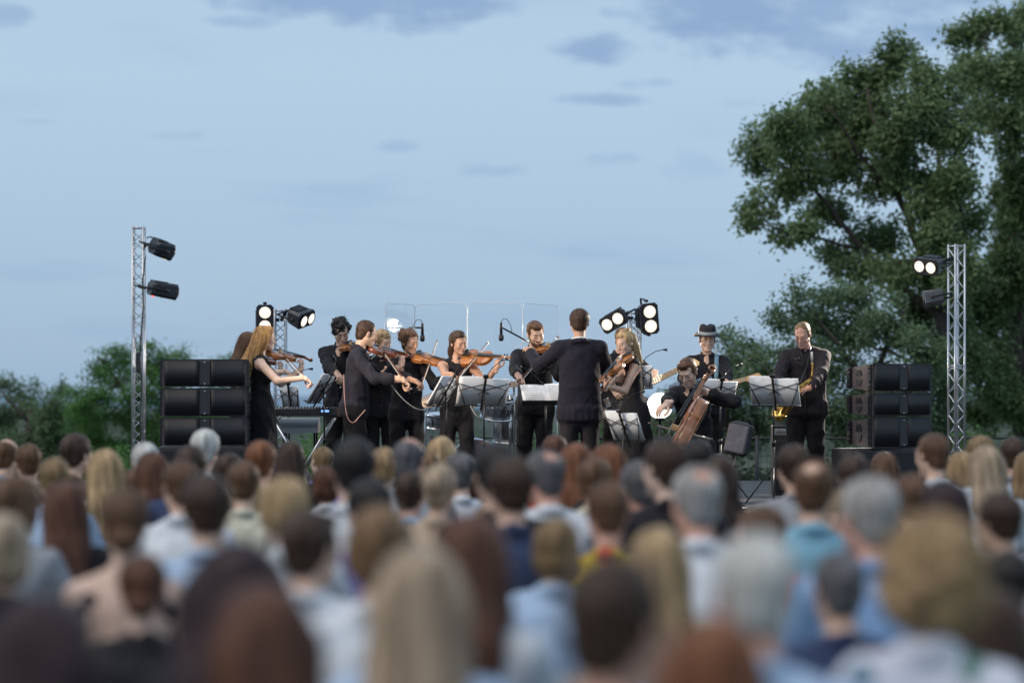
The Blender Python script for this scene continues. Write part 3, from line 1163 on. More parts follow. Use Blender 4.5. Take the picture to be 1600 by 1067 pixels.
def make_leaves(C, spread, per, size, rng, outward, slim=0.55, flat=1.0):
    """leaf-sized faces round the cluster centres C; returns vertices, quads, tint per face"""
    n = len(C) * per
    c = np.repeat(C, per, 0)
    o = rng.normal(size=(n, 3)) * spread * np.array([1, 1, flat])
    p = c + o
    ow = np.repeat(outward, per, 0)
    nr = rng.normal(size=(n, 3)) * 0.75 + np.array([0, 0, 0.85]) + ow * 0.55
    nr /= np.linalg.norm(nr, axis=1, keepdims=True)
    t = rng.normal(size=(n, 3)) + np.array([0, 0, -0.35])
    t -= nr * (t * nr).sum(1, keepdims=True)
    t /= np.linalg.norm(t, axis=1, keepdims=True) + 1e-9
    w = np.cross(nr, t)
    sz = size * rng.uniform(0.6, 1.25, (n, 1))
    a = p
    b = p + t * sz * 0.45 + w * sz * slim * 0.5
    d = p + t * sz * 0.45 - w * sz * slim * 0.5
    e = p + t * sz - nr * sz * 0.12
    V = np.stack([a, b, e, d], 1).reshape(-1, 3)
    F = np.arange(4 * n).reshape(-1, 4)
    ct = np.repeat(rng.uniform(0, 1, len(C)), per)
    tint = np.clip(0.55 * ct + 0.45 * rng.uniform(0, 1, n), 0, 1)
    return V, F, tint


def tree(label, Y, trunk, limbs, blobs, leaf, size=0.085, per=16, dens=1.0, name='tree', spread=0.16, slim=0.55, depth=1.0, seed=1, group=None, flat=1.0, tw=0.10):
    """trunk and limbs as lists of (px, py, dY, radius); blobs as (px, py, rx, ry[, dY]) crown masses read off the photograph"""
    rng = np.random.default_rng(seed)
    base = P(trunk[0][0], trunk[0][1], Y)
    root = empty(name, Matrix.Translation(base), label, name.replace('_', ' ').split()[-1] if name != 'tree' else 'tree', group)
    m = MB()
    nodes = []

    def run(pts, n=8):
        pp, rr = [], []
        for i in range(len(pts) - 1):
            a, b = pts[i], pts[i + 1]
            pa, pb = P(a[0], a[1], Y + a[2]) - base, P(b[0], b[1], Y + b[2]) - base
            for t in (0, 0.34, 0.67):
                q = pa.lerp(pb, t) + Vector(rng.normal(size=3)) * a[3] * (0.35 if (i or t) else 0)
                pp.append(q)
                rr.append(a[3] + (b[3] - a[3]) * t)
        pp.append(P(pts[-1][0], pts[-1][1], Y + pts[-1][2]) - base)
        rr.append(pts[-1][3])
        m.tube(pp, rr, n)
        nodes.extend(zip(pp, rr))
    run([(a, b, c, d * .78) for a, b, c, d in trunk], 10)
    for l in limbs:
        run([(a, b, c, d * .66) for a, b, c, d in l], 7)
    px = FPX / Y
    Cs, Os = [], []
    for bl in blobs:
        bx, by, rx, ry = bl[:4]
        rx, ry = rx / px, ry / px
        dy = bl[4] if len(bl) > 4 else rng.uniform(-1, 1) * depth
        c = P(bx, by, Y + dy) - base
        rz = 0.9 * (rx + ry) / 2
        vol = rx * ry * rz
        n = max(16, int(dens * 305 * vol ** 0.66))
        d = rng.normal(size=(n, 3))
        d /= np.linalg.norm(d, axis=1, keepdims=True)
        rad = rng.uniform(0.25, 1.0, (n, 1)) ** 0.55
        lump = 1 + 0.22 * wob(d * 1.0, 3.2, int(rng.integers(1e6)), 4)[:, None]
        q = np.array(c) + d * rad * lump * np.array([rx, rz, ry])
        # leaves hang in sprays: draw the clusters in towards a few centres
        ns = max(4, n // 6)
        sel = rng.integers(0, ns, n)
        q = q[:ns][sel] * 0.86 + q * 0.14 + rng.normal(size=(n, 3)) * 0.085 * np.array([1, 1, 0.75])
        d = d[:ns][sel]
        Cs.append(q)
        Os.append(d)
        # a branch from the nearest limb into this mass, then twigs
        near = min(nodes, key=lambda nd: (nd[0] - c).length)
        L = (near[0] - c).length
        if L > 0.05:
            r0 = min(near[1] * 0.7, 0.02 + 0.012 * L)
            mid = near[0].lerp(c, 0.5) + Vector(rng.normal(size=3)) * L * 0.10
            m.tube([near[0], mid, c], [r0, r0 * .75, r0 * .5], 5)
        for i in range(0, n, 7):
            e = Vector(q[i])
            st = c.lerp(e, rng.uniform(0, 0.25)) if L > .05 else near[0]
            m.tube([st, st.lerp(e, .55) + Vector(rng.normal(size=3)) * 0.06, e], [0.013, 0.009, 0.004], 3, cap=False)
    C, O = np.concatenate(Cs), np.concatenate(Os)
    V, F, tint = make_leaves(C, spread, int(per * 1.35), size, rng, O, slim, flat)
    me = fast_mesh('crown', V, F, [leaf], smooth=False)
    a = me.attributes.new('tint', 'FLOAT', 'FACE')
    a.data.foreach_set('value', tint.astype(np.float32))
    m.obj('trunk', BARK, root)
    put('crown', me, root)
    return root


tree('tall spreading tree leaning left over the right side of the stage', 40.0,
     [(1500, 800, 0, .24), (1492, 700, 0, .22), (1480, 590, 0, .20), (1470, 490, 0, .17)],
     [[(1470, 490, 0, .15), (1442, 400, -.2, .12), (1405, 310, -.2, .09), (1372, 220, 0, .06), (1355, 140, .2, .03)],
      [(1472, 500, 0, .13), (1405, 445, .3, .10), (1345, 390, .4, .08), (1292, 320, .4, .055), (1232, 255, .3, .025)],
      [(1470, 490, 0, .13), (1482, 360, .4, .10), (1462, 230, .5, .06), (1442, 120, .4, .03)],
      [(1345, 390, .4, .05), (1260, 368, .1, .035), (1190, 350, -.2, .018)],
      [(1405, 310, -.2, .06), (1340, 240, -.6, .04), (1300, 170, -.8, .02)],
      [(1442, 400, -.2, .06), (1500, 330, -.8, .04), (1500, 230, -1.0, .02)]],
     [(1198, 236, 40, 40), (1186, 338, 28, 24), (1172, 352, 14, 14), (1236, 196, 38, 38), (1215, 300, 30, 26), (1250, 270, 44, 42), (1228, 368, 30, 13), (1290, 160, 44, 40), (1262, 178, 30, 28),
      (1310, 235, 54, 50), (1268, 356, 30, 18), (1300, 330, 40, 28), (1345, 130, 46, 42), (1392, 100, 34, 36), (1405, 75, 18, 16), (1370, 195, 62, 54), (1447, 110, 22, 36), (1432, 175, 52, 50),
      (1375, 285, 46, 36), (1430, 268, 48, 44), (1312, 398, 34, 22), (1375, 372, 50, 36), (1476, 320, 40, 52), (1430, 425, 52, 34), (1488, 210, 38, 52), (1500, 420, 36, 60),
      (1340, 420, 40, 22), (1460, 370, 44, 40), (1225, 215, 30, 26), (1330, 175, 40, 34), (1410, 220, 40, 36), (1475, 145, 30, 40), (1500, 280, 30, 40), (1480, 500, 46, 50), (1510, 350, 28, 46), (1515, 470, 34, 50), (1440, 480, 46, 40), (1500, 560, 44, 46), (1470, 440, 40, 36), (1390, 430, 40, 26), (1455, 320, 40, 36)],
     LEAF_A, size=0.100, per=16, dens=1.65, depth=1.6, seed=11, spread=0.085)
tree('tall dark tree cut off by the right edge of the photo', 42.0,
     [(1600, 800, 0, .24), (1596, 600, 0, .2), (1588, 400, 0, .16), (1580, 250, 0, .11)],
     [[(1580, 250, 0, .10), (1562, 150, 0, .06), (1535, 60, 0, .03)], [(1588, 400, 0, .10), (1620, 250, .4, .07), (1610, 80, .3, .03)],
      [(1596, 560, 0, .09), (1560, 470, -.4, .05), (1535, 420, -.5, .02)]],
     [(1522, 62, 38, 36), (1556, 42, 32, 26), (1590, 40, 30, 34), (1515, 120, 34, 40), (1562, 120, 50, 46), (1610, 120, 46, 60), (1535, 185, 34, 32), (1585, 200, 40, 46),
      (1600, 280, 38, 50), (1580, 340, 22, 40), (1606, 380, 46, 56), (1572, 430, 34, 40), (1600, 480, 52, 56), (1548, 500, 36, 46), (1590, 560, 56, 52), (1545, 575, 40, 44), (1640, 220, 50, 80), (1640, 420, 60, 100),
      (1600, 630, 60, 40), (1578, 262, 26, 34), (1562, 395, 30, 40), (1604, 330, 40, 40), (1540, 440, 26, 36), (1530, 640, 44, 40), (1560, 610, 40, 40), (1570, 300, 16, 30), (1590, 440, 40, 50), (1520, 560, 34, 50), (1655, 560, 60, 80), (1598, 18, 16, 12)],
     LEAF_A, size=0.100, per=16, dens=1.6, depth=1.4, seed=12, spread=0.085)
tree('bushy grey-green tree behind the saxophone player', 37.0,
     [(1370, 820, 0, .15), (1366, 700, 0, .13), (1356, 600, 0, .10)],
     [[(1356, 600, 0, .08), (1310, 540, -.2, .05), (1262, 480, -.2, .02)], [(1356, 600, 0, .08), (1400, 520, .2, .05), (1420, 470, .2, .02)], [(1366, 700, 0, .08), (1250, 620, 0, .05), (1190, 570, 0, .02)]],
     [(1243, 452, 16, 14), (1236, 484, 26, 22), (1212, 512, 24, 20), (1292, 466, 34, 26), (1278, 505, 46, 36), (1345, 466, 46, 30), (1330, 520, 54, 44), (1395, 505, 56, 46), (1440, 545, 50, 50),
      (1225, 555, 40, 36), (1280, 575, 52, 44), (1345, 590, 56, 50), (1410, 610, 56, 50), (1470, 600, 40, 50), (1190, 590, 36, 34), (1240, 630, 56, 44), (1310, 650, 60, 44), (1385, 665, 60, 40), (1455, 665, 50, 40), (1180, 560, 16, 18)],
     LEAF_B, size=0.075, per=16, dens=1.65, depth=1.0, seed=13, spread=0.075)
tree('rounded tree behind the guitarist in the hat', 38.0,
     [(1130, 830, 0, .12), (1132, 700, 0, .10), (1134, 620, 0, .07)], [[(1134, 640, 0, .05), (1160, 570, 0, .03), (1165, 535, 0, .015)]],
     [(1128, 532, 15, 16), (1164, 540, 24, 22), (1140, 566, 36, 30), (1110, 590, 34, 28), (1180, 590, 34, 34), (1145, 620, 54, 40), (1090, 630, 40, 34), (1060, 622, 30, 18), (1110, 670, 60, 36), (1190, 660, 50, 40), (1050, 660, 44, 30)],
     LEAF_B, size=0.072, per=16, dens=1.65, depth=0.8, seed=14, spread=0.075)
tree('dark clipped tree at the left edge of the photo', 48.0,
     [(40, 800, 0, .16), (42, 700, 0, .13), (46, 640, 0, .08)], [[(46, 660, 0, .06), (10, 620, 0, .03), (-10, 600, 0, .02)], [(46, 660, 0, .06), (85, 630, 0, .03)]],
     [(6, 606, 22, 20), (40, 618, 26, 18), (78, 630, 22, 18), (98, 640, 16, 16), (20, 650, 40, 32), (70, 660, 40, 28), (0, 690, 50, 36), (60, 695, 50, 30), (-30, 640, 40, 40), (110, 690, 26, 26), (118, 640, 20, 22), (128, 662, 26, 26), (96, 616, 12, 12), (90, 668, 30, 26)],
     LEAF_B, size=0.082, per=16, dens=1.4, depth=0.8, seed=15, spread=0.08)
tree('bright green feathery tree behind the left lighting truss', 45.0,
     [(210, 800, 0, .14), (212, 700, 0, .12), (208, 630, 0, .09)], [[(208, 640, 0, .07), (175, 580, 0, .04), (160, 560, 0, .02)], [(208, 640, 0, .07), (250, 580, .2, .04), (280, 560, .2, .015)]],
     [(180, 552, 26, 12), (168, 568, 28, 16), (228, 548, 26, 12), (215, 566, 32, 16), (262, 560, 28, 12), (284, 556, 10, 8), (150, 582, 22, 16), (185, 592, 36, 20), (240, 584, 36, 20), (160, 622, 42, 24), (215, 622, 46, 26), (270, 610, 36, 26),
      (125, 632, 26, 20), (145, 660, 44, 26), (205, 660, 50, 30), (260, 655, 46, 34), (310, 620, 30, 30), (300, 670, 50, 30), (140, 690, 50, 26), (210, 700, 60, 26), (118, 616, 12, 12)],
     LEAF_C, size=0.075, per=20, dens=1.6, depth=0.9, seed=16, spread=0.09, slim=0.34, flat=0.5)
tree('small light green tree just behind the left loudspeaker stack', 46.0,
     [(362, 800, 0, .08), (363, 700, 0, .07), (364, 620, 0, .04)], [],
     [(368, 562, 12, 6), (352, 570, 14, 8), (376, 576, 14, 10), (360, 595, 24, 16), (380, 620, 30, 20), (350, 640, 30, 30), (395, 660, 40, 30)],
     LEAF_C, size=0.075, per=18, dens=1.3, depth=0.5, seed=17, spread=0.11, slim=0.34, flat=0.6)


def shrub(px, ytop, w, Y, label, leaf, seed):
    zt = P(px, ytop, Y).z
    x = P(px, ytop, Y).x
    y0 = HY + (ZC + 1.2) / Y * FPX if Y > 33 else HY + ZC / Y * FPX
    rng = random.Random(seed)
    hpx = y0 - ytop
    bl = []
    for i in range(7):
        t = i / 6
        bl.append((px + (t - .5) * w * 1.5, ytop + hpx * (0.30 + .12 * rng.random() + .3 * (2 * t - 1) ** 2), w * .30, hpx * .30))
        bl.append((px + (t - .5) * w * 1.6, ytop + hpx * (0.70 + .08 * rng.random()), w * .32, hpx * .32))
    stems = [[(px + rng.uniform(-.1, .1) * w, y0, 0, .02), (px + a * w, ytop + hpx * .5, 0, .008)] for a in (-.5, -.2, .2, .5)]
    tree(label, Y, [(px, y0, 0, .03), (px, ytop + hpx * .45, 0, .012)], stems, bl, leaf, size=0.095, per=11, dens=0.85, depth=0.35, name='shrub', spread=0.10, seed=seed, group='shrubs behind the fence')


for i, (px, yt, w, Y, lf, lb) in enumerate((
        (60, 690, 120, 34, LEAF_D, 'dark low shrub behind the fence at the far left'),
        (180, 676, 110, 36, LEAF_C, 'green shrub at the foot of the left truss'),
        (330, 690, 120, 35, LEAF_D, 'dark shrub behind the left loudspeaker stack'),
        (470, 668, 90, 37, LEAF_C, 'green shrub seen below the keyboard'),
        (600, 690, 120, 35, LEAF_D, 'dark shrub behind the group of violinists'),
        (740, 664, 110, 38, LEAF_B, 'pale shrub seen through the drum kit'),
        (830, 640, 80, 40, LEAF_C, 'green shrub left of the conductor'),
        (935, 620, 80, 40, LEAF_C, 'green shrub between conductor and blonde violinist'),
        (1030, 668, 100, 37, LEAF_B, 'shrub behind the cellist'),
        (1150, 692, 130, 34, LEAF_D, 'dark shrub behind the cellist\'s chair'),
        (1280, 690, 140, 34, LEAF_D, 'dark shrub behind the saxophone player\'s legs'),
        (1420, 690, 140, 34, LEAF_D, 'dark shrub behind the right loudspeaker stack'),
        (1556, 652, 110, 36, LEAF_C, 'bright green shrub right of the right truss'),
        (1660, 665, 110, 35, LEAF_B, 'shrub at the right edge of the photo'))):
    shrub(px, yt, w, Y, lb, lf, 40 + i)


# ------------------------------------------------------------------ lighting trusses
def truss(px, ytop, Y, w, label, yaw=0.0, z0=0.0):
    x = P(px, ytop, Y).x
    zt = P(px, ytop, Y).z
    root = empty('truss_tower', T(x, Y, z0) @ Matrix.Rotation(yaw, 4, 'Z'), label, 'truss', 'aluminium lighting trusses')
    H = zt - z0
    h = w / 2
    MB().box((0, 0, .01), (.6, .6, .02), bev=.004).obj('base_plate', BLKM, root)
    cr = w * 0.11
    cm = MB().tube([(0, 0, .02), (0, 0, H)], cr, 8).mesh('chord', ALU)
    for a, b in ((-h, -h), (h, -h), (h, h), (-h, h)):
        put('chord', cm, root, T(a, b, 0))
    n = max(3, int(round((H - .1) / (w * 0.92))))
    st = (H - .1) / n
    bm_ = MB().tube([(-h, 0, 0), (h, 0, st)], w * 0.045, 5, cap=False).mesh('brace', ALU)
    for f in range(4):
        rz = Matrix.Rotation(f * math.pi / 2, 4, 'Z')
        for i in range(n):
            m = rz @ T(0, -h, .06 + i * st)
            if (i + f) % 2:
                m = m @ Matrix.Scale(-1, 4, (1, 0, 0))
            put('brace', bm_, root, m)
    cap = MB().tube([(-h, 0, 0), (h, 0, 0)], w * .07, 6).mesh('cross_bar', ALU)
    for zz in (H - cr * 1.5, H * 0.5, H * 0.5 + w * .25):
        for f in range(4):
            put('cross_bar', cap, root, Matrix.Rotation(f * math.pi / 2, 4, 'Z') @ T(0, -h, zz))
    return root, x, zt


truss(216.5, 354, 20.4, 0.089, 'tall silver truss tower left of the left loudspeaker stack', 0.0, SZ)
truss(1494.5, 382, 25.0, 0.118, 'tall silver truss tower right of the right loudspeaker stack', 0.45, SZ)
truss(438, 483, 26.8, 0.118, 'short silver truss post behind the two long-haired women', 0.0, SZ)
truss(990, 487, 26.8, 0.118, 'short silver truss post behind the blonde violinist', 0.3, SZ)

# cable run and pouch on the left tower
_tx = P(221, 0, 20.4).x
_c = MB().tube([P(229, 372, 20.3), P(236, 370, 20.3), P(243, 380, 20.28), P(247, 388, 20.25)], .006, 6).obj('lamp_cable', BLK)
tag(_c, 'black cable looping from the upper lamp to the left truss', 'cable', 'cables on the left truss')
_c = MB().tube([P(227, 400, 20.33), P(223, 440, 20.34), P(224, 480, 20.34), P(221, 515, 20.33), P(219, 560, 20.33), P(222, 600, 20.33), P(219, 660, 20.33), P(221, 770, 20.33)], .007, 6).obj('power_cable', BLK)
tag(_c, 'black power cable running down the left truss', 'cable', 'cables on the left truss')
_c = MB().box(P(216, 566, 20.32), (.040, .03, .17), bev=.01).tube([P(212, 548, 20.32), P(212, 528, 20.32), P(218, 525, 20.32), P(221, 548, 20.32)], .004, 6).obj('cable_pouch', BLK)
tag(_c, 'black pouch hooked inside the left truss', 'pouch')

# ------------------------------------------------------------------ stage lamps
M_HOUS = mat('lamp_housing', (0.030, 0.031, 0.040), 0.38, metal=0.3, noise=((12, 12, 12), 0.3))
M_HOUS2 = mat('grey_lamp_housing', (0.085, 0.088, 0.10), 0.45, metal=0.3)
M_LENS_ON = mat('lamp_lens_lit', (0.9, 0.9, 0.9), 0.3, emit=((1.0, 0.97, 0.93), 7.0))
M_REFL = mat('lamp_reflector_lit', (0.8, 0.78, 0.74), 0.25, metal=0.6, emit=((1.0, 0.86, 0.70), 1.1))
M_LENS_OFF = mat('lamp_lens_dark', (0.05, 0.055, 0.07), 0.08, coat=1.0)
M_AMBER = mat('amber_reflection', (0.5, 0.25, 0.03), 0.4, emit=((1.0, 0.55, 0.10), 2.0))  # orange reflections on the housing, put in as small glowing boxes
M_REDLED = mat('red_indicator', (0.5, 0.02, 0.02), 0.4, emit=((1.0, 0.06, 0.05), 3.0))


def lamp(label, pos, aim, roll, lit, arm_to, s=1.0, watts=0.0, color=(1, .9, .78), cone=50, vertical=False, grey=False, long=1.0, leds_glints=()):
    """two-eyed blinder lamp: local +Y is the beam, the two lenses sit side by side along X"""
    aim = Vector(aim).normalized()
    m = frame(pos, aim, (0, 0, 1)) @ Matrix.Rotation(roll, 4, 'Y')
    root = empty('stage_lamp', m, label, 'lamp', 'two-lens stage lamps')
    hm = M_HOUS2 if grey else M_HOUS
    L = .20 * s * long
    b = MB()
    # housing: wide at the front, tapering to the back, with chamfered corners
    secs = [(-L, .105, .075), (-L * .85, .125, .088), (-L * .30, .150, .094), (0, .165, .098), (.012 * s, .160, .094)]
    V, F = [], []
    for y, wx, wz in secs:
        wx, wz, c = wx * s, wz * s, .03 * s
        for a, d in ((-wx + c, -wz), (wx - c, -wz), (wx, -wz + c), (wx, wz - c), (wx - c, wz), (-wx + c, wz), (-wx, wz - c), (-wx, -wz + c)):
            V.append((a, y, d))
    for i in range(len(secs) - 1):
        for j in range(8):
            k = (j + 1) % 8
            F.append((i * 8 + j, i * 8 + 8 + j, i * 8 + 8 + k, i * 8 + k))
    F += [tuple(range(8)), tuple(range(len(V) - 1, len(V) - 9, -1))]
    b.add(V, F)
    for i in range(5):
        b.box((0, -L * .9 + i * L * .13, .090 * s), (.20 * s, .012 * s, .03 * s))
    b.obj('housing', hm, root)
    for e in (-1, 1):
        lm = T(e * .076 * s, .014 * s, 0) @ Matrix.Rotation(-math.pi / 2, 4, 'X')
        ln = MB().lathe([(.050 * s, 0), (.049 * s, .006 * s), (.036 * s, .012 * s), (.018 * s, .016 * s), (0.0001, .017 * s)], 24, mat=lm).obj('lens', M_LENS_ON if lit else M_LENS_OFF, root)
        MB().lathe([(.065 * s, .012 * s), (.057 * s, .004 * s), (.0502 * s, .001 * s)], 24, mat=lm).obj('reflector', M_REFL if lit else M_LENS_OFF, ln)
        MB().lathe([(.064 * s, -.003), (.0655 * s, .016 * s), (.071 * s, .018 * s), (.072 * s, -.003)], 24, mat=lm).obj('lens_ring', hm, ln)
    # yoke and clamp arm
    y = MB()
    y.tube([(-.175 * s, -L * .35, 0), (-.185 * s, -L * .75, 0), (-.185 * s, -L * 1.45, 0), (.185 * s, -L * 1.45, 0), (.185 * s, -L * .75, 0), (.175 * s, -L * .35, 0)], .012 * s, 6)
    y.obj('yoke', BLKM, root)
    for e in (-1, 1):
        MB().lathe([(.022 * s, 0), (.022 * s, .02 * s), (.01 * s, .026 * s)], 10, mat=T(e * .168 * s, -L * .4, 0) @ Matrix.Rotation(e * math.pi / 2, 4, 'Y')).obj('knob', BLK, root)
    inv = m.inverted()
    a = inv @ Vector(arm_to)
    MB().tube([(0, -L * 1.45, 0), tuple((Vector((0, -L * 1.45, 0)) + a) / 2), tuple(a)], .022 * s, 8).obj('clamp_arm', BLKM, root)
    for (lx, ly, lz, mm) in leds_glints:
        MB().box((lx * s, ly * s, lz * s), (.028 * s, .018 * s, .02 * s), bev=.003).obj('indicator_or_glint', mm, root)
    if watts:
        sp = bpy.data.lights.new('stage_lamp_beam', 'SPOT')
        sp.energy = watts
        sp.color = color
        sp.spot_size = R(cone)
        sp.spot_blend = 0.5
        sp.shadow_soft_size = 0.07
        so = link(bpy.data.objects.new('lamp_beam', sp), root)
        so.matrix_basis = T(0, .05 * s, 0) @ Matrix.Rotation(math.pi / 2, 4, 'X')
    return root


WARM = (1.0, 0.84, 0.66)
lamp('upper dark lamp on the left truss, amber reflections on it', P(262, 392, 20.25), (.80, .55, -.22), 0.25, True, P(226, 386, 20.4), .72, 270, WARM, 75, leds_glints=((.11, -.05, -.088, M_AMBER), (.02, -.04, -.092, M_AMBER)))
lamp('lower dark lamp on the left truss, longer body with red dot', P(270, 456, 20.25), (.88, .45, -.14), 0.1, True, P(226, 450, 20.4), .68, 270, WARM, 75, long=1.5, leds_glints=((.05, -.26, -.092, M_REDLED), (.10, -.16, -.09, mat('lamp_sticker', (.5, .5, .5), .6))))
lamp('upper lit lamp on the right truss', P(1447, 417, 24.8), (-.62, -.70, -.22), -0.15, True, P(1488, 404, 25), .88, 1100, (1, .88, .74), 80)
lamp('unlit grey lamp below the lit one on the right truss', P(1446, 468, 24.8), (-.95, .15, -.16), 0.1, False, P(1488, 462, 25), .80, 0, grey=True, long=1.15, leds_glints=((.0, -.08, -.094, BLK),))
lamp('upright lit lamp behind the red-haired violinist', P(414, 499, 26.5), (.10, -.98, -.05), math.pi / 2, True, P(436, 500, 26.75), .98, 60, WARM, 80)
lamp('tilted lit lamp facing right, behind the curly-haired man', P(478, 499, 26.4), (.84, -.40, -.34), 0.25, True, P(440, 500, 26.75), .92, 240, WARM, 70)
lamp('tilted lit lamp facing left, above the blonde violinist', P(958, 502, 26.4), (-.36, -.90, -.20), 0.48, True, P(988, 497, 26.75), .95, 160, WARM, 75)
lamp('brightest upright lamp right of the blonde violinist', P(1015, 498, 26.5), (.22, -.96, -.14), math.pi / 2 + .12, True, P(992, 500, 26.75), 1.05, 260, WARM, 90)
# ------------------------------------------------------------------ loudspeakers
M_GRILLE = mat('speaker_grille', (0.011, 0.010, 0.014), 0.55, noise=((220, 220, 220), 0.5, 2), bump=((260, 260, 260), 0.5, 0.002))
M_CAB = mat('speaker_cabinet', (0.018, 0.016, 0.020), 0.55, noise=((40, 40, 40), 0.25, 4))
M_BAND = mat('speaker_waveguide', (0.034, 0.032, 0.038), 0.4)
M_CABL = mat('speaker_side', (0.075, 0.058, 0.062), 0.5, noise=((30, 30, 30), 0.2))


def speaker_cab(label, x, Y, z0, w, hgt, dep, yaw, lab_group):
    """flown line-array cabinet: trapezoid body, curved grille in two halves, waveguide strip, rigging rails, handle cut-outs"""
    root = empty('line_array_cabinet', T(x, Y, z0) @ Matrix.Rotation(yaw, 4, 'Z'), label, 'loudspeaker', lab_group)
    b = MB()
    hb = hgt * .42
    zc = hgt / 2
    # sides splay: taller at the front than at the back
    V = []
    for yy, hh, ww in ((-dep / 2, hgt / 2 - .004, w / 2), (dep / 2, hb * .82, w / 2 * .96)):
        V += [(-ww, yy, zc - hh), (ww, yy, zc - hh), (ww, yy, zc + hh), (-ww, yy, zc + hh)]
    b.add(V, [(0, 1, 2, 3), (7, 6, 5, 4), (0, 4, 5, 1), (1, 5, 6, 2), (2, 6, 7, 3), (3, 7, 4, 0)])
    b.obj('cabinet', M_CABL, root)
    for e, (x0, x1) in ((-1, (-w / 2 + .02, -.055)), (1, (.055, w / 2 - .02))):
        n = 10
        V, F = [], []
        for i in range(n + 1):
            t = i / n
            xx = x0 + (x1 - x0) * t
            u = t if e > 0 else 1 - t
            yy = -dep / 2 - .012 + .030 * (1 - u) ** 2 * -1 + .0
            V += [(xx, yy, .014), (xx, yy, hgt - .014), (xx, -dep / 2 + .002, .014), (xx, -dep / 2 + .002, hgt - .014)]
        for i in range(n):
            a, c = i * 4, i * 4 + 4
            F += [(a, c, c + 1, a + 1), (a + 1, c + 1, c + 3, a + 3), (a, a + 2, c + 2, c)]
        F += [(0, 1, 3, 2), (n * 4, n * 4 + 2, n * 4 + 3, n * 4 + 1)]
        MB().add(V, F, 0, True).obj('grille', M_GRILLE, root)
    MB().box((.0, -dep / 2 - .015, hgt / 2), (.108, .030, hgt - .030), bev=.008).obj('waveguide', M_BAND, root)
    MB().box((0, -dep / 2 - .006, hgt - .0055), (w, .014, .009)).obj('front_trim', M_BAND, root)
    sc = MB().lathe([(.007, 0), (.007, .004), (.003, .006)], 8, mat=Matrix.Rotation(math.pi / 2, 4, 'X')).mesh('screw', ALU)
    for zz in (.03, hgt - .03):
        put('screw', sc, root, T(0.0, -dep / 2 - .030, zz))
    for e in (-1, 1):
        for yy in (-dep / 2 + .03, dep / 2 - .07):
            r = MB()
            hh = hgt / 2 - (.008 if yy < 0 else hgt * .11)
            r.box((e * (w / 2 + .008), yy, zc), (.02, .045, hh * 2), bev=.004)
            for zz in (-.7, -.3, .3, .7):
                r.box((e * (w / 2 + .022), yy, zc + zz * hh), (.014, .030, .022), bev=.003)
            r.obj('rigging_rail', BLKM, root)
        for zs in (-1, 1):
            prof = [(dep * .0 - .045, zs * .018), (dep * .0 + .05, zs * .018), (dep * .0 + .03, zs * (.018 + hgt * .20)), (dep * .0 - .02, zs * (.018 + hgt * .20))]
            mm = Matrix(((0, 0, e, e * (w / 2 - .012)), (1, 0, 0, 0), (0, 1, 0, zc), (0, 0, 0, 1)))
            MB().prism(prof if zs * e > 0 else prof[::-1], 0, .016, mat=mm).obj('handle_recess', M_GRILLE if zs > 0 else M_BAND, root)
    return root


def subwoofer(label, x, Y, z0, w, hgt, dep, yaw):
    root = empty('subwoofer', T(x, Y, z0) @ Matrix.Rotation(yaw, 4, 'Z'), label, 'loudspeaker')
    MB().box((0, 0, hgt / 2), (w, dep, hgt), bev=.012).obj('cabinet', M_CAB, root)
    MB().box((0, -dep / 2 - .008, hgt / 2), (w - .05, .02, hgt - .05), bev=.006).obj('grille', M_GRILLE, root)
    for e in (-1, 1):
        MB().box((e * (w / 2 + .001), 0, hgt * .6), (.012, .16, .06), bev=.004).obj('handle_recess', BLK, root)
    return root


YL = 21.4
pl = FPX / YL
xl = (316 - 800) / pl
for i, (yt, yb, wh) in enumerate(((561, 605, 'top'), (606, 651, 'middle'), (652, 697, 'bottom'))):
    zb = P(0, yb, YL).z
    speaker_cab('%s black loudspeaker cabinet of the left stack' % wh, xl, YL + .22, zb, 132 / pl, (yb - yt) / pl, .42, 0.10, 'left loudspeaker stack')
subwoofer('black subwoofer under the left loudspeaker stack', xl, YL + .24, SZ, .82, P(0, 698, YL).z - SZ, .6, .1)
YR = 22.6
pr = FPX / YR
xr = (1393 - 800) / pr
for i, (yt, yb, wh) in enumerate(((568, 612, 'top'), (613.5, 650, 'middle'), (651.5, 700, 'bottom'))):
    zb = P(0, yb, YR).z
    speaker_cab('%s loudspeaker cabinet of the right stack, cut-outs in its side' % wh, xr, YR + .20, zb, 114 / pr, (yb - yt) / pr, .42, 0.50, 'right loudspeaker stack')
subwoofer('black subwoofer under the right loudspeaker stack', xr - .08, YR + .22, SZ, .72, P(0, 701, YR).z - SZ, .6, .30)


# ------------------------------------------------------------------ bowed instruments
M_VARN = mat('violin_varnish', (0.34, 0.105, 0.022), 0.22, noise=((40, 5, 40), 0.35, 5, (0.46, 0.17, 0.04)), coat=0.6)
M_VARN_R = mat('red_varnish', (0.19, 0.040, 0.022), 0.22, noise=((40, 5, 40), 0.35, 5, (0.27, 0.075, 0.03)), coat=0.6)
M_VARN_C = mat('cello_varnish', (0.25, 0.085, 0.028), 0.25, noise=((14, 3, 14), 0.35, 5, (0.36, 0.14, 0.05)), coat=0.6)
M_EBONY = mat('ebony', (0.018, 0.017, 0.020), 0.28)
M_MAPLE = mat('maple_bridge', (0.55, 0.40, 0.22), 0.5)
M_STEEL = mat('string_steel', (0.55, 0.55, 0.56), 0.3, metal=1.0)
M_BOWHAIR = mat('bow_hair', (0.70, 0.66, 0.58), 0.6)
M_STICK = mat('bow_stick', (0.13, 0.035, 0.018), 0.3)

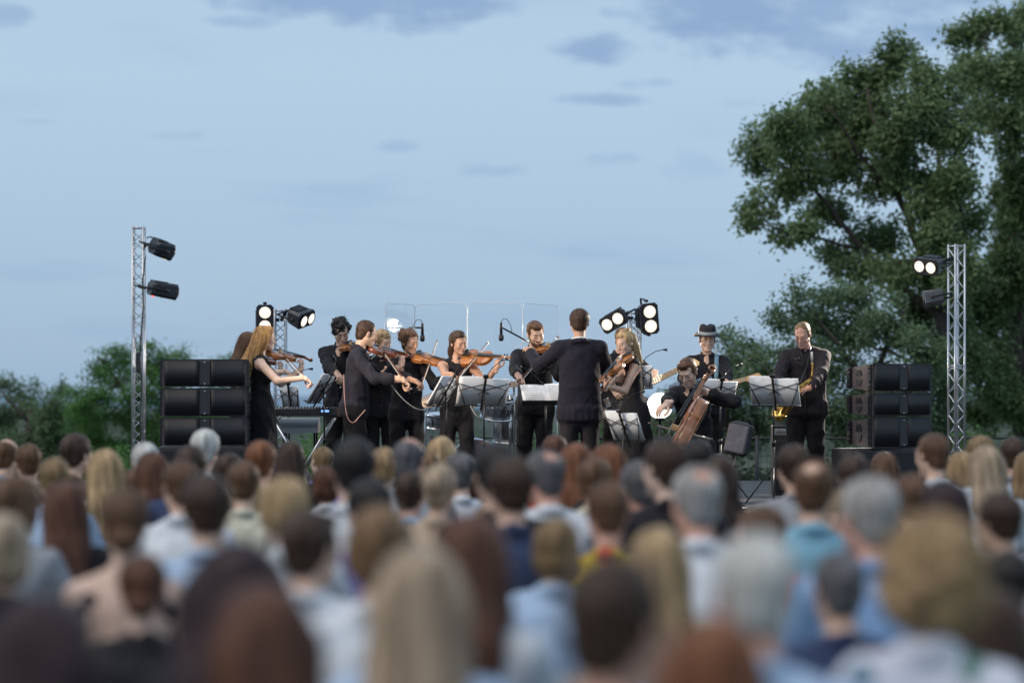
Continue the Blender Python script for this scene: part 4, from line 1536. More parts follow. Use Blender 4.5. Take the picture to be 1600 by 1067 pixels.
OUT = [(0.0, .012), (.012, .045), (.05, .074), (.11, .093), (.20, .1035), (.29, .101), (.355, .088), (.385, .092), (.40, .084), (.43, .066), (.49, .0555), (.545, .057), (.585, .066), (.605, .077), (.63, .074), (.69, .080),
       (.77, .0835), (.86, .079), (.93, .063), (.975, .040), (1.0, .010)]


def fiddle_parts(var, s=1.0, rib=0.030, cello=False):
    """list of (part name, mesh, parent part) for a violin or cello: y from the chin end to the scroll, belly towards +Z"""
    BL, parts = .355 * s, []
    b = MB()
    V, F = [], []
    us = (-1, -.93, -.6, -.25, 0, .25, .6, .93, 1)
    rb = rib * s

    def arch(u):
        return .0165 * s * max(0.0, 1 - u * u) ** .8
    n = len(us)
    for t, w in OUT:
        e = min(1, min(t, 1 - t) * 9)
        for u in us:
            V.append((u * w * s, t * BL, rb / 2 + arch(u) * e))
        for u in us[::-1]:
            V.append((u * w * s, t * BL, -rb / 2 - arch(u) * .8 * e))
    k = 2 * n
    for i in range(len(OUT) - 1):
        for j in range(k):
            j2 = (j + 1) % k
            F.append((i * k + j, i * k + j2, i * k + k + j2, i * k + k + j))
    F += [tuple(range(k - 1, -1, -1)), tuple(range((len(OUT) - 1) * k, len(OUT) * k))]
    b.add(V, F, 0, True)
    parts.append(('body', b.mesh('body', var), None))
    # overhanging edge (purfling rim) on belly and back
    for nm, zz in (('edge', rb / 2), ('edge', -rb / 2)):
        e_ = MB()
        loop = [(w * s * 1.02, t * BL, zz) for t, w in OUT] + [(-w * s * 1.02, t * BL, zz) for t, w in OUT[::-1]]
        e_.tube(loop + [loop[0]], .0026 * s, 5, cap=False)
        parts.append((nm, e_.mesh(nm, var), 'body'))
    for e in (-1, 1):
        f = MB()
        pts = [(e * .028, .125), (e * .036, .13), (e * .040, .15), (e * .042, .175), (e * .036, .20), (e * .030, .206)]
        f.tube([(x * s, y * s, rb / 2 + arch(min(1, abs(x) / .07)) + .0006) for x, y in pts], .0028 * s, 4)
        parts.append(('sound_hole', f.mesh('sound_hole', M_DARK), 'body'))
    zt = rb / 2 + .016 * s
    nk = MB()
    nk.add([(-.012 * s, .345 * s, zt - .020 * s), (.012 * s, .345 * s, zt - .020 * s), (.0165 * s, .345 * s, zt + .002 * s), (-.0165 * s, .345 * s, zt + .002 * s),
            (-.008 * s, .485 * s, zt - .010 * s), (.008 * s, .485 * s, zt - .010 * s), (.012 * s, .485 * s, zt + .006 * s), (-.012 * s, .485 * s, zt + .006 * s)],
           [(0, 3, 2, 1), (4, 5, 6, 7), (0, 1, 5, 4), (1, 2, 6, 5), (2, 3, 7, 6), (3, 0, 4, 7)])
    nk.tube([(0, .345 * s, 0), (0, .352 * s, zt - .012 * s)], .014 * s, 8)
    parts.append(('neck', nk.mesh('neck', var), None))
    fb = MB()
    fb.add([(-.021 * s, .215 * s, zt + .010 * s), (.021 * s, .215 * s, zt + .010 * s), (.019 * s, .215 * s, zt + .019 * s), (-.019 * s, .215 * s, zt + .019 * s),
            (-.012 * s, .487 * s, zt + .004 * s), (.012 * s, .487 * s, zt + .004 * s), (.011 * s, .487 * s, zt + .011 * s), (-.011 * s, .487 * s, zt + .011 * s)],
           [(0, 3, 2, 1), (4, 5, 6, 7), (0, 1, 5, 4), (1, 2, 6, 5), (2, 3, 7, 6), (3, 0, 4, 7)])
    parts.append(('fingerboard', fb.mesh('fingerboard', M_EBONY), None))
    pb = MB()
    pb.tube([(0, .483 * s, zt - .002 * s), (0, .52 * s, zt - .008 * s), (0, .555 * s, zt - .018 * s), (0, .572 * s, zt - .026 * s)], [.0135 * s, .0125 * s, .010 * s, .009 * s], 6)
    sp = [(0, .574 * s + .019 * s * (1 - .10 * i) * math.sin(i * .75) * .8, zt - .022 * s + .018 * s * (1 - .10 * i) * -math.cos(i * .75) + .012 * s) for i in range(9)]
    pb.tube(sp, [.0085 * s * (1 - .06 * i) for i in range(9)], 7)
    pb.lathe([(.011 * s, -.014 * s), (.013 * s, 0), (.011 * s, .014 * s)], 10, mat=T(0, .578 * s, zt - .013 * s) @ Matrix.Rotation(math.pi / 2, 4, 'Y'))
    parts.append(('scroll', pb.mesh('scroll', var), None))
    for i, (y, e) in enumerate(((.502, -1), (.518, 1), (.534, -1), (.549, 1))):
        p = MB().tube([(-e * .012 * s, y * s, zt - .008 * s), (e * .026 * s, y * s, zt - .008 * s)], .0032 * s, 6)
        p.box((e * .033 * s, y * s, zt - .008 * s), (.015 * s, .005 * s, .015 * s), bev=.002 * s)
        parts.append(('peg', p.mesh('peg', M_EBONY), 'scroll'))
    br = MB().box((0, .163 * s, zt + .012 * s), (.036 * s, .004 * s, .032 * s), taper=(.8, .6))
    parts.append(('bridge', br.mesh('bridge', M_MAPLE), None))
    tp = MB()
    tp.add([(-.010 * s, .008 * s, zt + .002 * s), (.010 * s, .008 * s, zt + .002 * s), (.021 * s, .112 * s, zt + .018 * s), (-.021 * s, .112 * s, zt + .018 * s),
            (-.010 * s, .008 * s, zt + .009 * s), (.010 * s, .008 * s, zt + .009 * s), (.019 * s, .112 * s, zt + .025 * s), (-.019 * s, .112 * s, zt + .025 * s)],
           [(0, 3, 2, 1), (4, 5, 6, 7), (0, 1, 5, 4), (1, 2, 6, 5), (2, 3, 7, 6), (3, 0, 4, 7)])
    parts.append(('tailpiece', tp.mesh('tailpiece', M_EBONY), None))
    for i in range(4):
        x = (i - 1.5)
        stg = MB().tube([(x * .008 * s, .11 * s, zt + .025 * s), (x * .009 * s, .163 * s, zt + .0295 * s), (x * .0045 * s, .487 * s, zt + .0125 * s)], .0007 * s, 3, cap=False)
        parts.append(('string', stg.mesh('string', M_STEEL), None))
    if cello:
        ep = MB().tube([(0, .0, 0), (0, -.14 * s, 0)], [.006 * s, .002 * s], 6)
        parts.append(('endpin', ep.mesh('endpin', M_STEEL), None))
    else:
        ch = MB().lathe([(.030, 0), (.033, .006), (.026, .010), (.012, .007), (.0001, .006)], 14, mat=T(-.045, .03, zt + .002) @ Matrix.Diagonal((1.15, .8, 1, 1)))
        parts.append(('chin_rest', ch.mesh('chin_rest', M_EBONY), None))
    return parts


FID = {'violin': fiddle_parts(M_VARN), 'red_violin': fiddle_parts(M_VARN_R), 'cello': fiddle_parts(M_VARN_C, 2.08, .050, True)}


def fiddle(kind, m, label, name='violin'):
    root = empty(name, m, label, name, 'violins' if name == 'violin' else None)
    made = {}
    for nm, me, par in FID[kind]:
        o = put(nm, me, made.get(par, root))
        made.setdefault(nm, o)
    return root


def bow_parts(L=.745):
    st = MB().tube([(0, 0, 0), (0, L * .25, -.003), (0, L * .5, -.008), (0, L * .8, -.007), (0, L, .001)], [.0048, .0045, .004, .0036, .003], 6)
    st.box((0, L - .004, -.012), (.007, .018, .026), bev=.002)
    hr = MB().box((0, L * .53, -.022), (.011, L * .88, .0018))
    fr = MB().box((0, .075, -.012), (.011, .045, .022), bev=.003)
    sc = MB().tube([(0, -.022, 0), (0, 0, 0)], .0042, 6)
    return [('stick', st.mesh('stick', M_STICK)), ('bow_hair', hr.mesh('bow_hair', M_BOWHAIR)), ('frog', fr.mesh('frog', M_EBONY)), ('end_screw', sc.mesh('end_screw', M_STEEL))]


BOW = bow_parts()


def bow(m, label):
    root = empty('violin_bow', m, label, 'bow', 'bows')
    for nm, me in BOW:
        put(nm, me, root)
    return root


# ------------------------------------------------------------------ music stands and sheets
def music_stand(label, pos, face, tilt=0.45, pz=None, w=.50, hgt=.30, solid=False, clip=0):
    """folding wire stand. pos = centre of the desk, face = direction the pages face (towards the reader)"""
    pos = Vector(pos)
    f = Vector((face[0], face[1], 0)).normalized()
    n = (f * math.cos(tilt) + Vector((0, 0, 1)) * math.sin(tilt)).normalized()
    up = (Vector((0, 0, 1)) - n * n.z).normalized()
    m = Matrix((up.cross(n), up, n)).transposed().to_4x4()     # local x across, y up the desk, z out of the page
    base = Vector((pos.x, pos.y, SZ))
    root = empty('music_stand', Matrix.Translation(base), label, 'music stand', 'music stands')
    d = pos - base
    M2 = Matrix.Translation(d) @ m
    b = MB()
    if solid:
        b.box((0, 0, -.006), (w, hgt, .006), bev=.002)
        b.box((0, -hgt / 2, .018), (w, .006, .05))
    else:
        for e in (-1, 1):
            b.tube([(e * w * .48, hgt * .32, -.004), (0, hgt * .05, -.010), (-e * w * .10, -hgt * .08, -.010)], .0045, 5)
            b.tube([(e * w * .48, hgt * .32, -.004), (e * w * .30, -hgt * .48, -.004)], .0045, 5)
            b.tube([(e * w * .46, hgt * .05, -.005), (0, hgt * .30, -.010)], .0045, 5)
            b.tube([(e * w * .48, -hgt * .50, -.004), (0, -hgt * .50, -.008)], .0055, 5)
            b.box((e * w * .26, -hgt * .50, .02), (w * .40, .005, .05))
        b.box((0, -.02, -.016), (.022, hgt * 1.18, .012), bev=.003)
        b.box((0, hgt * .58, -.012), (.05, .035, .02), bev=.005)
    b.obj('desk', BLKM, root, M2)
    foot = Vector((d.x - n.x * .03, d.y - n.y * .03, 0))
    p = MB().tube([(d.x - n.x * .03, d.y - n.y * .03, .03), (d.x - n.x * .03, d.y - n.y * .03, d.z * .55)], .012, 8)
    p.tube([(d.x - n.x * .03, d.y - n.y * .03, d.z * .5), tuple(d - n * .02)], .008, 8)
    p.lathe([(.017, 0), (.017, .05)], 8, mat=T(foot.x, foot.y, d.z * .52))
    p.obj('pole', BLKM, root)
    for i in range(3):
        a = i * 2.094 + .4
        MB().tube([(foot.x, foot.y, .36), (foot.x + .30 * math.cos(a), foot.y + .30 * math.sin(a), .012)], .007, 6).obj('leg', BLKM, root)
    for c in range(clip):
        e = -1 if c == 0 else 1
        g = MB()
        pts = [(e * .01, hgt * .58, 0), (e * .05, hgt * .80, .02), (e * .13, hgt * .98, .06), (e * .20, hgt * 1.0, .10)]
        g.tube(pts, .004, 5)
        g.tube([pts[-1], (e * .235, hgt * .97, .12)], [.008, .014], 8)
        g.obj('clip_lamp', BLKM, root, M2)
    return root, pos, m


def sheets(label, pos, m, w=.44, hgt=.29, n=2, off=.004):
    """open pages on a stand; lie against the desk"""
    root = empty('sheet_music', Matrix.Translation(pos) @ m, label, 'sheet music', 'sheets on the music stands')
    M_INK = mat('printed_staves', (0.10, 0.10, 0.11), 0.8)
    for e in (-1, 1):
        V, F = [], []
        for i in range(7):
            t = i / 6
            x = e * t * w / 2
            z = off + .006 + .010 * math.sin(t * 2.6) * (1 if n > 1 else .4)
            V += [(x, -hgt / 2 + .01, z), (x, hgt / 2 + .012 * e, z + .002), (x, -hgt / 2 + .01, off), (x, hgt / 2 + .012 * e, off)]
        for i in range(6):
            a, c = i * 4, i * 4 + 4
            q = [(a, c, c + 1, a + 1), (a + 2, a + 3, c + 3, c + 2), (a + 1, c + 1, c + 3, a + 3), (a, a + 2, c + 2, c)]
            F += q if e > 0 else [f[::-1] for f in q]
        F += [(24, 26, 27, 25)] if e > 0 else [(25, 27, 26, 24)]
        pg = MB().add(V, F, 0, True).obj('page', PAPER, root)
        ink = MB()
        for r_ in range(7):
            yy = hgt / 2 - .03 - r_ * hgt * .125
            for l in range(5):
                x0, x1 = e * .03, e * (w / 2 - .02)
                zz = off + .0175
                ink.add([(x0, yy - l * .004, zz), (x1, yy - l * .004, zz), (x1, yy - l * .004 - .0011, zz), (x0, yy - l * .004 - .0011, zz)], [(0, 3, 2, 1) if e > 0 else (0, 1, 2, 3)])
        ink.obj('staves', M_INK, pg)
    return root


def stand_set(label, sheet_label, px, py, Y, face, tilt=.45, w=.48, hgt=.30, solid=False, clip=1):
    r, pos, m = music_stand(label, P(px, py, Y), face, tilt, None, w, hgt, solid, clip)
    sheets(sheet_label, pos, m, w * .92, hgt * .97)


# face = where the reader stands, seen from the stand
stand_set('music stand seen edge-on in front of the curly-haired man', 'sheets seen edge-on beside the curly-haired man', 503, 608, 22.9, (-.96, .2), .55)
stand_set('music stand seen edge-on between the updo violinist and dark-haired violinist', 'sheets seen edge-on left of the dark-haired violinist', 694, 612, 22.1, (-.93, .35), .55)
stand_set('music stand with crossed bars in front of the dark-haired violinist', 'wide white sheets in front of the dark-haired violinist', 755, 612, 22.0, (-.30, .95), .50, w=.52, hgt=.28)
stand_set('black solid music stand in front of the conductor', 'open score on the conductor\'s stand', 853, 617, 22.75, (.12, -.99), 1.02, w=.50, hgt=.34, solid=True)
stand_set('tilted low music stand in front of the blonde violinist', 'sheets on the low tilted stand by the blonde violinist', 976, 667, 21.3, (.55, .83), .55, w=.34, hgt=.30)
stand_set('small music stand in front of the bass guitarist', 'single sheet in front of the bass guitarist', 1004, 588, 23.5, (.25, .97), .30, w=.20, hgt=.24)
stand_set('music stand in front of the guitarist in the hat', 'white sheets behind the cellist\'s shoulder', 1124, 614, 23.4, (-.30, .95), .45, w=.38, hgt=.26)
stand_set('music stand with crossed bars in front of the saxophone player', 'wide white sheets in front of the saxophone player', 1210, 612, 22.2, (.35, .93), .42, w=.50, hgt=.28, clip=2)
stand_set('pale music stand behind the keyboard', 'pale sheets behind the keyboard', 453, 622, 24.6, (.2, .98), .35, w=.20, hgt=.28)


# ------------------------------------------------------------------ overhead microphones
def boom_mic(label, mic, base, elbow):
    mic, base, elbow = Vector(mic), Vector(base), Vector(elbow)
    root = empty('boom_microphone', Matrix.Translation(base), label, 'microphone', 'overhead microphones')
    q = mic - base
    e = elbow - base
    MB().tube([(0, 0, .02), (0, 0, e.z)], .011, 8).obj('stand_pole', BLKM, root)
    MB().lathe([(.14, 0), (.14, .012), (.03, .025)], 20).obj('stand_base', BLKM, root)
    MB().tube([(0, 0, e.z), tuple(q + Vector((0, 0, .03)) + (Vector((0, 0, e.z)) - q).normalized() * .03)], .009, 8).obj('boom', BLKM, root)
    m = MB().tube([tuple(q + Vector((0, 0, .08))), tuple(q + Vector((0, 0, .065))), tuple(q + Vector((0, 0, -.045)))], [.008, .014, .015], 10)
    m.obj('microphone_body', BLK, root)
    MB().lathe([(.012, -.11), (.023, -.10), (.027, -.08), (.027, -.06), (.021, -.045), (.012, -.04)], 14, mat=Matrix.Translation(q)).obj('foam_windscreen', BLK, root)
    dirx = 1 if e.x >= 0 and q.x < 0 else (-1 if q.x > 0 else 1)
    c = MB().tube([tuple(q + Vector((0, 0, .08))), tuple(q + Vector((.02 * dirx, 0, .115))), tuple(q + Vector((.06 * dirx, 0, .11))), tuple(q + Vector((.095 * dirx, 0, .05))), tuple(q + Vector((.11 * dirx, 0, -.02)))], .0035, 5)
    c.obj('cable', BLK, root)
    return root


boom_mic('overhead microphone above the updo violinist', P(660, 517, 24.6), (P(640, 0, 24.9).x, 24.9, SZ), P(642, 512, 24.9))
boom_mic('overhead microphone on a boom left of the bearded violinist', P(783, 516, 24.3), (P(846, 0, 24.9).x, 24.9, SZ), P(838, 545, 24.9))

# ------------------------------------------------------------------ drum kit and its clear shield
M_SHELL = mat('drum_shell', (0.055, 0.058, 0.072), 0.2, noise=((30, 30, 2), 0.6, 3), coat=0.8)
M_HEAD = mat('drum_head', (0.62, 0.62, 0.62), 0.5)
M_CYM = mat('cymbal_bronze', (0.42, 0.27, 0.16), 0.28, metal=0.9, noise=((3, 3, 60), 0.2))


def drum(root, c, r, d, axis, nm):
    m = frame(c, axis, (0, 0, 1)) @ Matrix.Rotation(-math.pi / 2, 4, 'X')
    sh = MB().lathe([(r, 0), (r, d)], 28, mat=m).obj(nm, M_SHELL, root)
    MB().lathe([(0.0001, d + .004), (r * .98, d + .004), (r * .98, d - .004)], 28, mat=m).obj('drum_head', M_HEAD, sh)
    for z in (0, d):
        MB().lathe([(r + .001, z - .012), (r + .012, z - .012), (r + .012, z + .012), (r + .001, z + .012)], 28, mat=m).obj('hoop', CHROME, sh)
    lug = MB().box((0, 0, 0), (.016, .016, d * .7), bev=.004)
    me = lug.mesh('lug', CHROME)
    for k in range(8):
        a = k * math.pi / 4 + .2
        put('lug', me, sh, m @ T((r + .010) * math.cos(a), (r + .010) * math.sin(a), d / 2))


def cymbal(root, c, r, tilt, foot):
    m = Matrix.Translation(Vector(c)) @ Matrix.Rotation(tilt[0], 4, 'X') @ Matrix.Rotation(tilt[1], 4, 'Y')
    MB().lathe([(r, 0), (r * .98, .003), (r * .25, .020), (r * .18, .034), (.006, .040), (.006, .036), (r * .17, .030), (r * .25, .016), (r, -.001)], 32, mat=m).obj('cymbal', M_CYM, root)
    s = MB().tube([(foot[0], foot[1], .02), (foot[0], foot[1], c[2] * .8), tuple(Vector(c) + Vector((0, 0, .05)))], .011, 8)
    for i in range(3):
        a = i * 2.1 + .3
        s.tube([(foot[0], foot[1], .35), (foot[0] + .22 * math.cos(a), foot[1] + .22 * math.sin(a), .012)], .008, 6)
    s.obj('cymbal_stand', CHROME, root)


dk = Vector((P(745, 0, 25.6).x, 25.6, SZ))
root = empty('drum_kit', Matrix.Translation(dk), 'chrome and silver drum kit behind the violinists', 'drum kit')


def rel(px, py, Y):
    return tuple(P(px, py, Y) - dk)


drum(root, (0.0, -.15, .28), .27, .38, (0, -1, 0), 'bass_drum')
drum(root, rel(775, 652, 25.35), .16, .20, (.1, -.25, 1), 'tom_drum')
drum(root, rel(712, 650, 25.35), .15, .19, (-.1, -.25, 1), 'tom_drum')
drum(root, rel(690, 668, 25.7), .17, .14, (0, -.1, 1), 'snare_drum')
drum(root, rel(800, 690, 25.9), .20, .34, (0, -.1, 1), 'floor_tom')
cymbal(root, rel(683, 622, 25.4), .24, (.35, -.30), rel(665, 700, 25.4)[:2])
cymbal(root, rel(803, 601, 25.5), .23, (.12, -.06), rel(803, 700, 25.5)[:2])
cymbal(root, rel(720, 630, 26.1), .20, (.2, .1), rel(724, 700, 26.2)[:2])
h = MB().tube([rel(800, 618, 25.3), rel(826, 619, 25.3)], .011, 8).tube([rel(796, 628, 25.3), rel(780, 640, 25.3)], .012, 8)
h.tube([rel(797, 616, 25.3), rel(797, 720, 25.3)], .014, 8)
h.obj('hardware_arm', CHROME, root)

M_PLEXI = bpy.data.materials.new('clear_acrylic')
M_PLEXI.use_nodes = True
_n, _l = M_PLEXI.node_tree.nodes, M_PLEXI.node_tree.links
_n.clear()
_o = _n.new('ShaderNodeOutputMaterial')
_mx = _n.new('ShaderNodeMixShader')
_fr = _n.new('ShaderNodeFresnel')
_fr.inputs['IOR'].default_value = 1.49
_t = _n.new('ShaderNodeBsdfTransparent')
_t.inputs[0].default_value = (.965, .975, .985, 1)
_g = _n.new('ShaderNodeBsdfGlossy')
_g.inputs['Roughness'].default_value = 0.01
_l.new(_fr.outputs[0], _mx.inputs[0])
_l.new(_t.outputs[0], _mx.inputs[1])
_l.new(_g.outputs[0], _mx.inputs[2])
_l.new(_mx.outputs[0], _o.inputs[0])
M_PEDGE = mat('acrylic_edge', (0.75, 0.80, 0.85), 0.25, spec=0.8)


def shield():
    pts = [P(601, 0, 24.50), P(648, 0, 25.09), P(730, 0, 24.60), P(817, 0, 24.65), P(871, 0, 25.3)]
    root = empty('drum_shield', T(pts[0].x, pts[0].y, SZ), 'clear folding acrylic screen in front of the drum kit', 'screen')
    o = Vector((pts[0].x, pts[0].y, 0))
    H = P(0, 474, 24.7).z - SZ
    for i in range(4):
        a, b = pts[i] - o, pts[i + 1] - o
        a, b = Vector((a.x, a.y, 0)), Vector((b.x, b.y, 0))
        d = (b - a).normalized()
        nn = Vector((-d.y, d.x, 0))
        q = []
        r = .05
        out = [(.004, 0.02), ((b - a).length - .004, 0.02)]
        L = (b - a).length - .004
        poly = [(.004, .02), (L, .02), (L, H - r), (L - r * .3, H - r * .3), (L - r, H), (r, H), (r * .3, H - r * .3), (.004, H - r)]
        mm = Matrix(((d.x, 0, nn.x, a.x), (d.y, 0, nn.y, a.y), (0, 1, 0, 0), (0, 0, 0, 1)))
        m = MB()
        m.add([mm @ Vector((x, y, 0)) for x, y in poly], [tuple(range(8))])
        pn = m.obj('panel', M_PLEXI, root)
        e = MB().tube([mm @ Vector((x, y, 0)) for x, y in poly + [poly[0]]], .0032, 4, cap=False)
        e.obj('edge', M_PEDGE, pn)


shield()


# ------------------------------------------------------------------ keyboard, monitor wedge, amplifier, globe lamp
def keyboard():
    Y = 23.0
    x0, x1 = P(415, 0, Y).x, P(531, 0, Y).x
    z1, z0 = P(0, 638, Y).z, P(0, 650, Y).z
    cx, w = (x0 + x1) / 2, x1 - x0
    root = empty('stage_keyboard', T(cx, Y, SZ), 'black stage keyboard with wooden end and blue display', 'keyboard')
    za, zb = z0 - SZ, z1 - SZ
    MB().box((0, .14, (za + zb) / 2), (w - .04, .30, zb - za), bev=.008).obj('case', BLK, root)
    wd = mat('keyboard_end_wood', (0.20, 0.075, 0.030), 0.45, noise=((4, 30, 30), 0.3))
    for e in (-1, 1):
        MB().box((e * (w / 2 - .011), .14, (za + zb) / 2), (.022, .31, zb - za + .012), bev=.004).obj('end_cheek', wd, root)
    MB().box((w / 2 - .14, -.013, zb - .025), (.075, .006, .020)).obj('display', mat('blue_display', (.1, .2, .5), .3, emit=((.25, .5, 1.0), 1.2)), root)
    kn = MB().lathe([(.009, 0), (.008, .016), (.0001, .017)], 8).mesh('knob', BLK)
    for i in range(22):
        put('knob', kn, root, T(-w / 2 + .05 + i * (w - .1) / 21, .03 + .02 * (i % 2), zb))
    ky = MB().box((0, 0, 0), (.021, .13, .012)).mesh('white_key', PAPER)
    for i in range(int((w - .08) / .0235)):
        put('white_key', ky, root, T(-w / 2 + .05 + i * .0235, .23, zb + .004))
    for e in (-1, 1):
        MB().tube([(e * (w / 2 - .06), .02, za - .01), (e * (w / 2 - .06) - e * .46, .02, .02)], .013, 8).obj('stand_leg', ALU, root)
        MB().tube([(e * (w / 2 - .06), .26, za - .01), (e * (w / 2 - .06) - e * .46, .26, .02)], .013, 8).obj('stand_leg', ALU, root)
    r2 = empty('mixer_case', T(P(462, 0, Y).x, Y + .35, SZ), 'small grey equipment case under the keyboard', 'case')
    ca, cb = P(0, 676, Y + .35).z - SZ, P(0, 653, Y + .35).z - SZ
    b = MB()
    prof = [(-.16, ca), (.20, ca), (.20, cb), (-.02, cb), (-.16, ca + (cb - ca) * .35)]
    mm = Matrix(((0, 0, 1, -.17), (1, 0, 0, 0), (0, 1, 0, 0), (0, 0, 0, 1)))
    b.prism(prof, 0, .36, mat=mm).obj('case', mat('grey_case', (.42, .43, .46), .4, metal=.2), r2)
    for xx in (-.14, .16):
        for yy in (-.12, .16):
            MB().tube([(xx, yy, 0), (xx, yy, ca)], .012, 6).obj('leg', BLKM, r2)


keyboard()


def wedge():
    Y = 21.3
    p = P(1152, 0, Y)
    root = empty('monitor_wedge', T(p.x, Y, SZ) @ Matrix.Rotation(-.35, 4, 'Z'), 'black chair-back shaped monitor right of the cellist, glossy padded front', 'monitor')
    z1, z0 = P(0, 658, Y).z - SZ, P(0, 712, Y).z - SZ
    w = 40 / FPX * Y
    c = (z0 + z1) / 2
    m = Matrix.Rotation(.20, 3, 'Y') @ Matrix.Rotation(-.12, 3, 'X')
    MB().box((0, .05, c), (w, .09, z1 - z0), mat=m, bev=.03).obj('shell', BLK, root)
    MB().box((-.004, -.004, c), (w * .84, .03, (z1 - z0) * .86), mat=m, bev=.014).obj('front_pad', mat('glossy_pad', (.11, .095, .11), .30, noise=((20, 20, 20), .2)), root)
    MB().tube([(-.05, .08, c - .1), (-.10, .1, .02)], .018, 8).obj('stand_pole', BLKM, root)
    MB().lathe([(.17, 0), (.17, .015), (.03, .03)], 20, mat=T(-.10, .1, 0)).obj('stand_base', BLKM, root)


wedge()


def amp():
    Y = 24.4
    p = P(1219, 0, Y)
    root = empty('guitar_amplifier', T(p.x, Y, SZ), 'narrow dark amplifier behind the saxophone player', 'amplifier')
    hgt = P(0, 664, Y).z - SZ
    MB().box((0, .12, hgt / 2), (.14, .24, hgt), bev=.012).obj('cabinet', M_CAB, root)
    MB().box((0, -.004, hgt * .42), (.115, .012, hgt * .72), bev=.004).obj('grille', M_GRILLE, root)
    MB().box((0, -.004, hgt * .90), (.115, .010, hgt * .09), bev=.003).obj('control_panel', ALU, root)
    kn = MB().lathe([(.009, 0), (.008, .014), (.0001, .015)], 8, mat=Matrix.Rotation(math.pi / 2, 4, 'X')).mesh('knob', BLK)
    for i in range(4):
        put('knob', kn, root, T(-.04 + i * .027, -.009, hgt * .90))
    MB().tube([(-.05, .1, hgt), (-.05, .1, hgt + .02), (.05, .1, hgt + .02), (.05, .1, hgt)], .008, 6).obj('handle', BLK, root)


amp()


def globe():
    Y = 25.2
    p = P(1031, 634, Y)
    root = empty('globe_lamp', T(p.x, Y, SZ), 'glowing white round lamp behind the cellist\'s bow arm', 'lamp')
    r = 20.5 / FPX * Y
    z = p.z - SZ
    MB().lathe([(max(.0001, r * math.sin(a)), -r * math.cos(a)) for a in np.linspace(0, math.pi, 17)], 28, mat=T(0, 0, z)).obj('globe', mat('lit_globe', (.8, .8, .78), .4, emit=((1, .97, .9), 1.2)), root)
    MB().tube([(0, 0, .02), (0, 0, z - r)], .014, 8).obj('pole', BLKM, root)
    MB().lathe([(.15, 0), (.15, .015), (.02, .03)], 20).obj('base', BLKM, root)
    MB().lathe([(.05, 0), (.05, .03)], 14, mat=T(0, 0, z - r - .018)).obj('collar', BLKM, root)


globe()
# ------------------------------------------------------------------ the musicians
SHIRT = cloth('black_shirt', (0.013, 0.012, 0.017))
SHIRT2 = cloth('charcoal_shirt', (0.016, 0.015, 0.024))
DRESS = cloth('black_dress', (0.010, 0.009, 0.012))
TROUS = cloth('black_trousers', (0.009, 0.008, 0.010))
SUIT = cloth('dark_suit', (0.013, 0.011, 0.021))
SUITT = cloth('dark_suit_trousers', (0.018, 0.015, 0.019))
H_RED = hairmat('copper', (0.34, 0.140, 0.040), (0.66, 0.36, 0.13))
H_DBRN = hairmat('dark_brown', (0.040, 0.020, 0.014), (0.085, 0.046, 0.030))
H_BLACK = hairmat('black', (0.012, 0.010, 0.011), (0.035, 0.027, 0.026))
H_BRN = hairmat('brown', (0.092, 0.045, 0.023), (0.19, 0.098, 0.054))
H_LBRN = hairmat('light_brown', (0.17, 0.092, 0.044), (0.32, 0.185, 0.095))
H_BLOND = hairmat('blonde', (0.36, 0.215, 0.095), (0.66, 0.455, 0.25))
H_SAND = hairmat('sandy', (0.20, 0.115, 0.050), (0.34, 0.22, 0.11))


def person(px, Y, H, label, hair, hairmat_, yaw=None, rig=None, sk=SKIN_L, top=SHIRT, bot=TROUS, acc=M_WHITE, lip=M_LIP, seedh=3, dz=0.0, **kw):
    """stands a figure on the stage with its head at column px; yaw = direction faced (0 = away from the camera, 180 = to the camera)"""
    rig = rig or Rig(H)
    vr = random.Random(kw.get('seed', 1) * 7)
    rig.hs = (vr.uniform(.93, 1.06), vr.uniform(.96, 1.04), vr.uniform(.96, 1.05))      # no two heads quite alike
    yawm = Matrix.Rotation(yaw, 4, 'Z')
    hx = (yawm @ rig.head.to_4d()).to_3d()
    root_m = Matrix.Translation(Vector(((px - 800) / FPX * Y - hx.x, Y - hx.y, SZ + dz))) @ yawm
    inv = root_m.inverted()
    for key in ('hands', 'poles', 'hand_dir', 'palm'):
        if key in kw:
            out = []
            for v in kw[key]:
                if v is None:
                    out.append(None)
                elif key == 'hands':
                    out.append(inv @ Vector(v))
                else:
                    out.append(inv.to_3x3() @ Vector(v))
            kw[key] = tuple(out)
    V, F, fm = build_body(rig, **kw)
    me = fast_mesh('person', V, F, [sk, top, bot, M_SHOE, lip, M_EYE, M_DARK, hairmat_, acc], fm)
    o = put('person', me, None, root_m)
    tag(o, label, 'person', 'musicians on stage')
    if kw.get('outfit', 'shirt') == 'shirt':
        shirt_front(o, rig, top)
    if hair:
        ho = put('hair', hair_data(hair, seedh, 0.0062), o, rig.headm() @ Matrix.Scale((0.97 if rig.sex == 'm' else 0.95) * (0.5 + 0.5 * rig.k), 4) @ Matrix.Diagonal((*rig.hs, 1)))
        own_mats(ho, [hairmat_])
    return o, root_m, rig


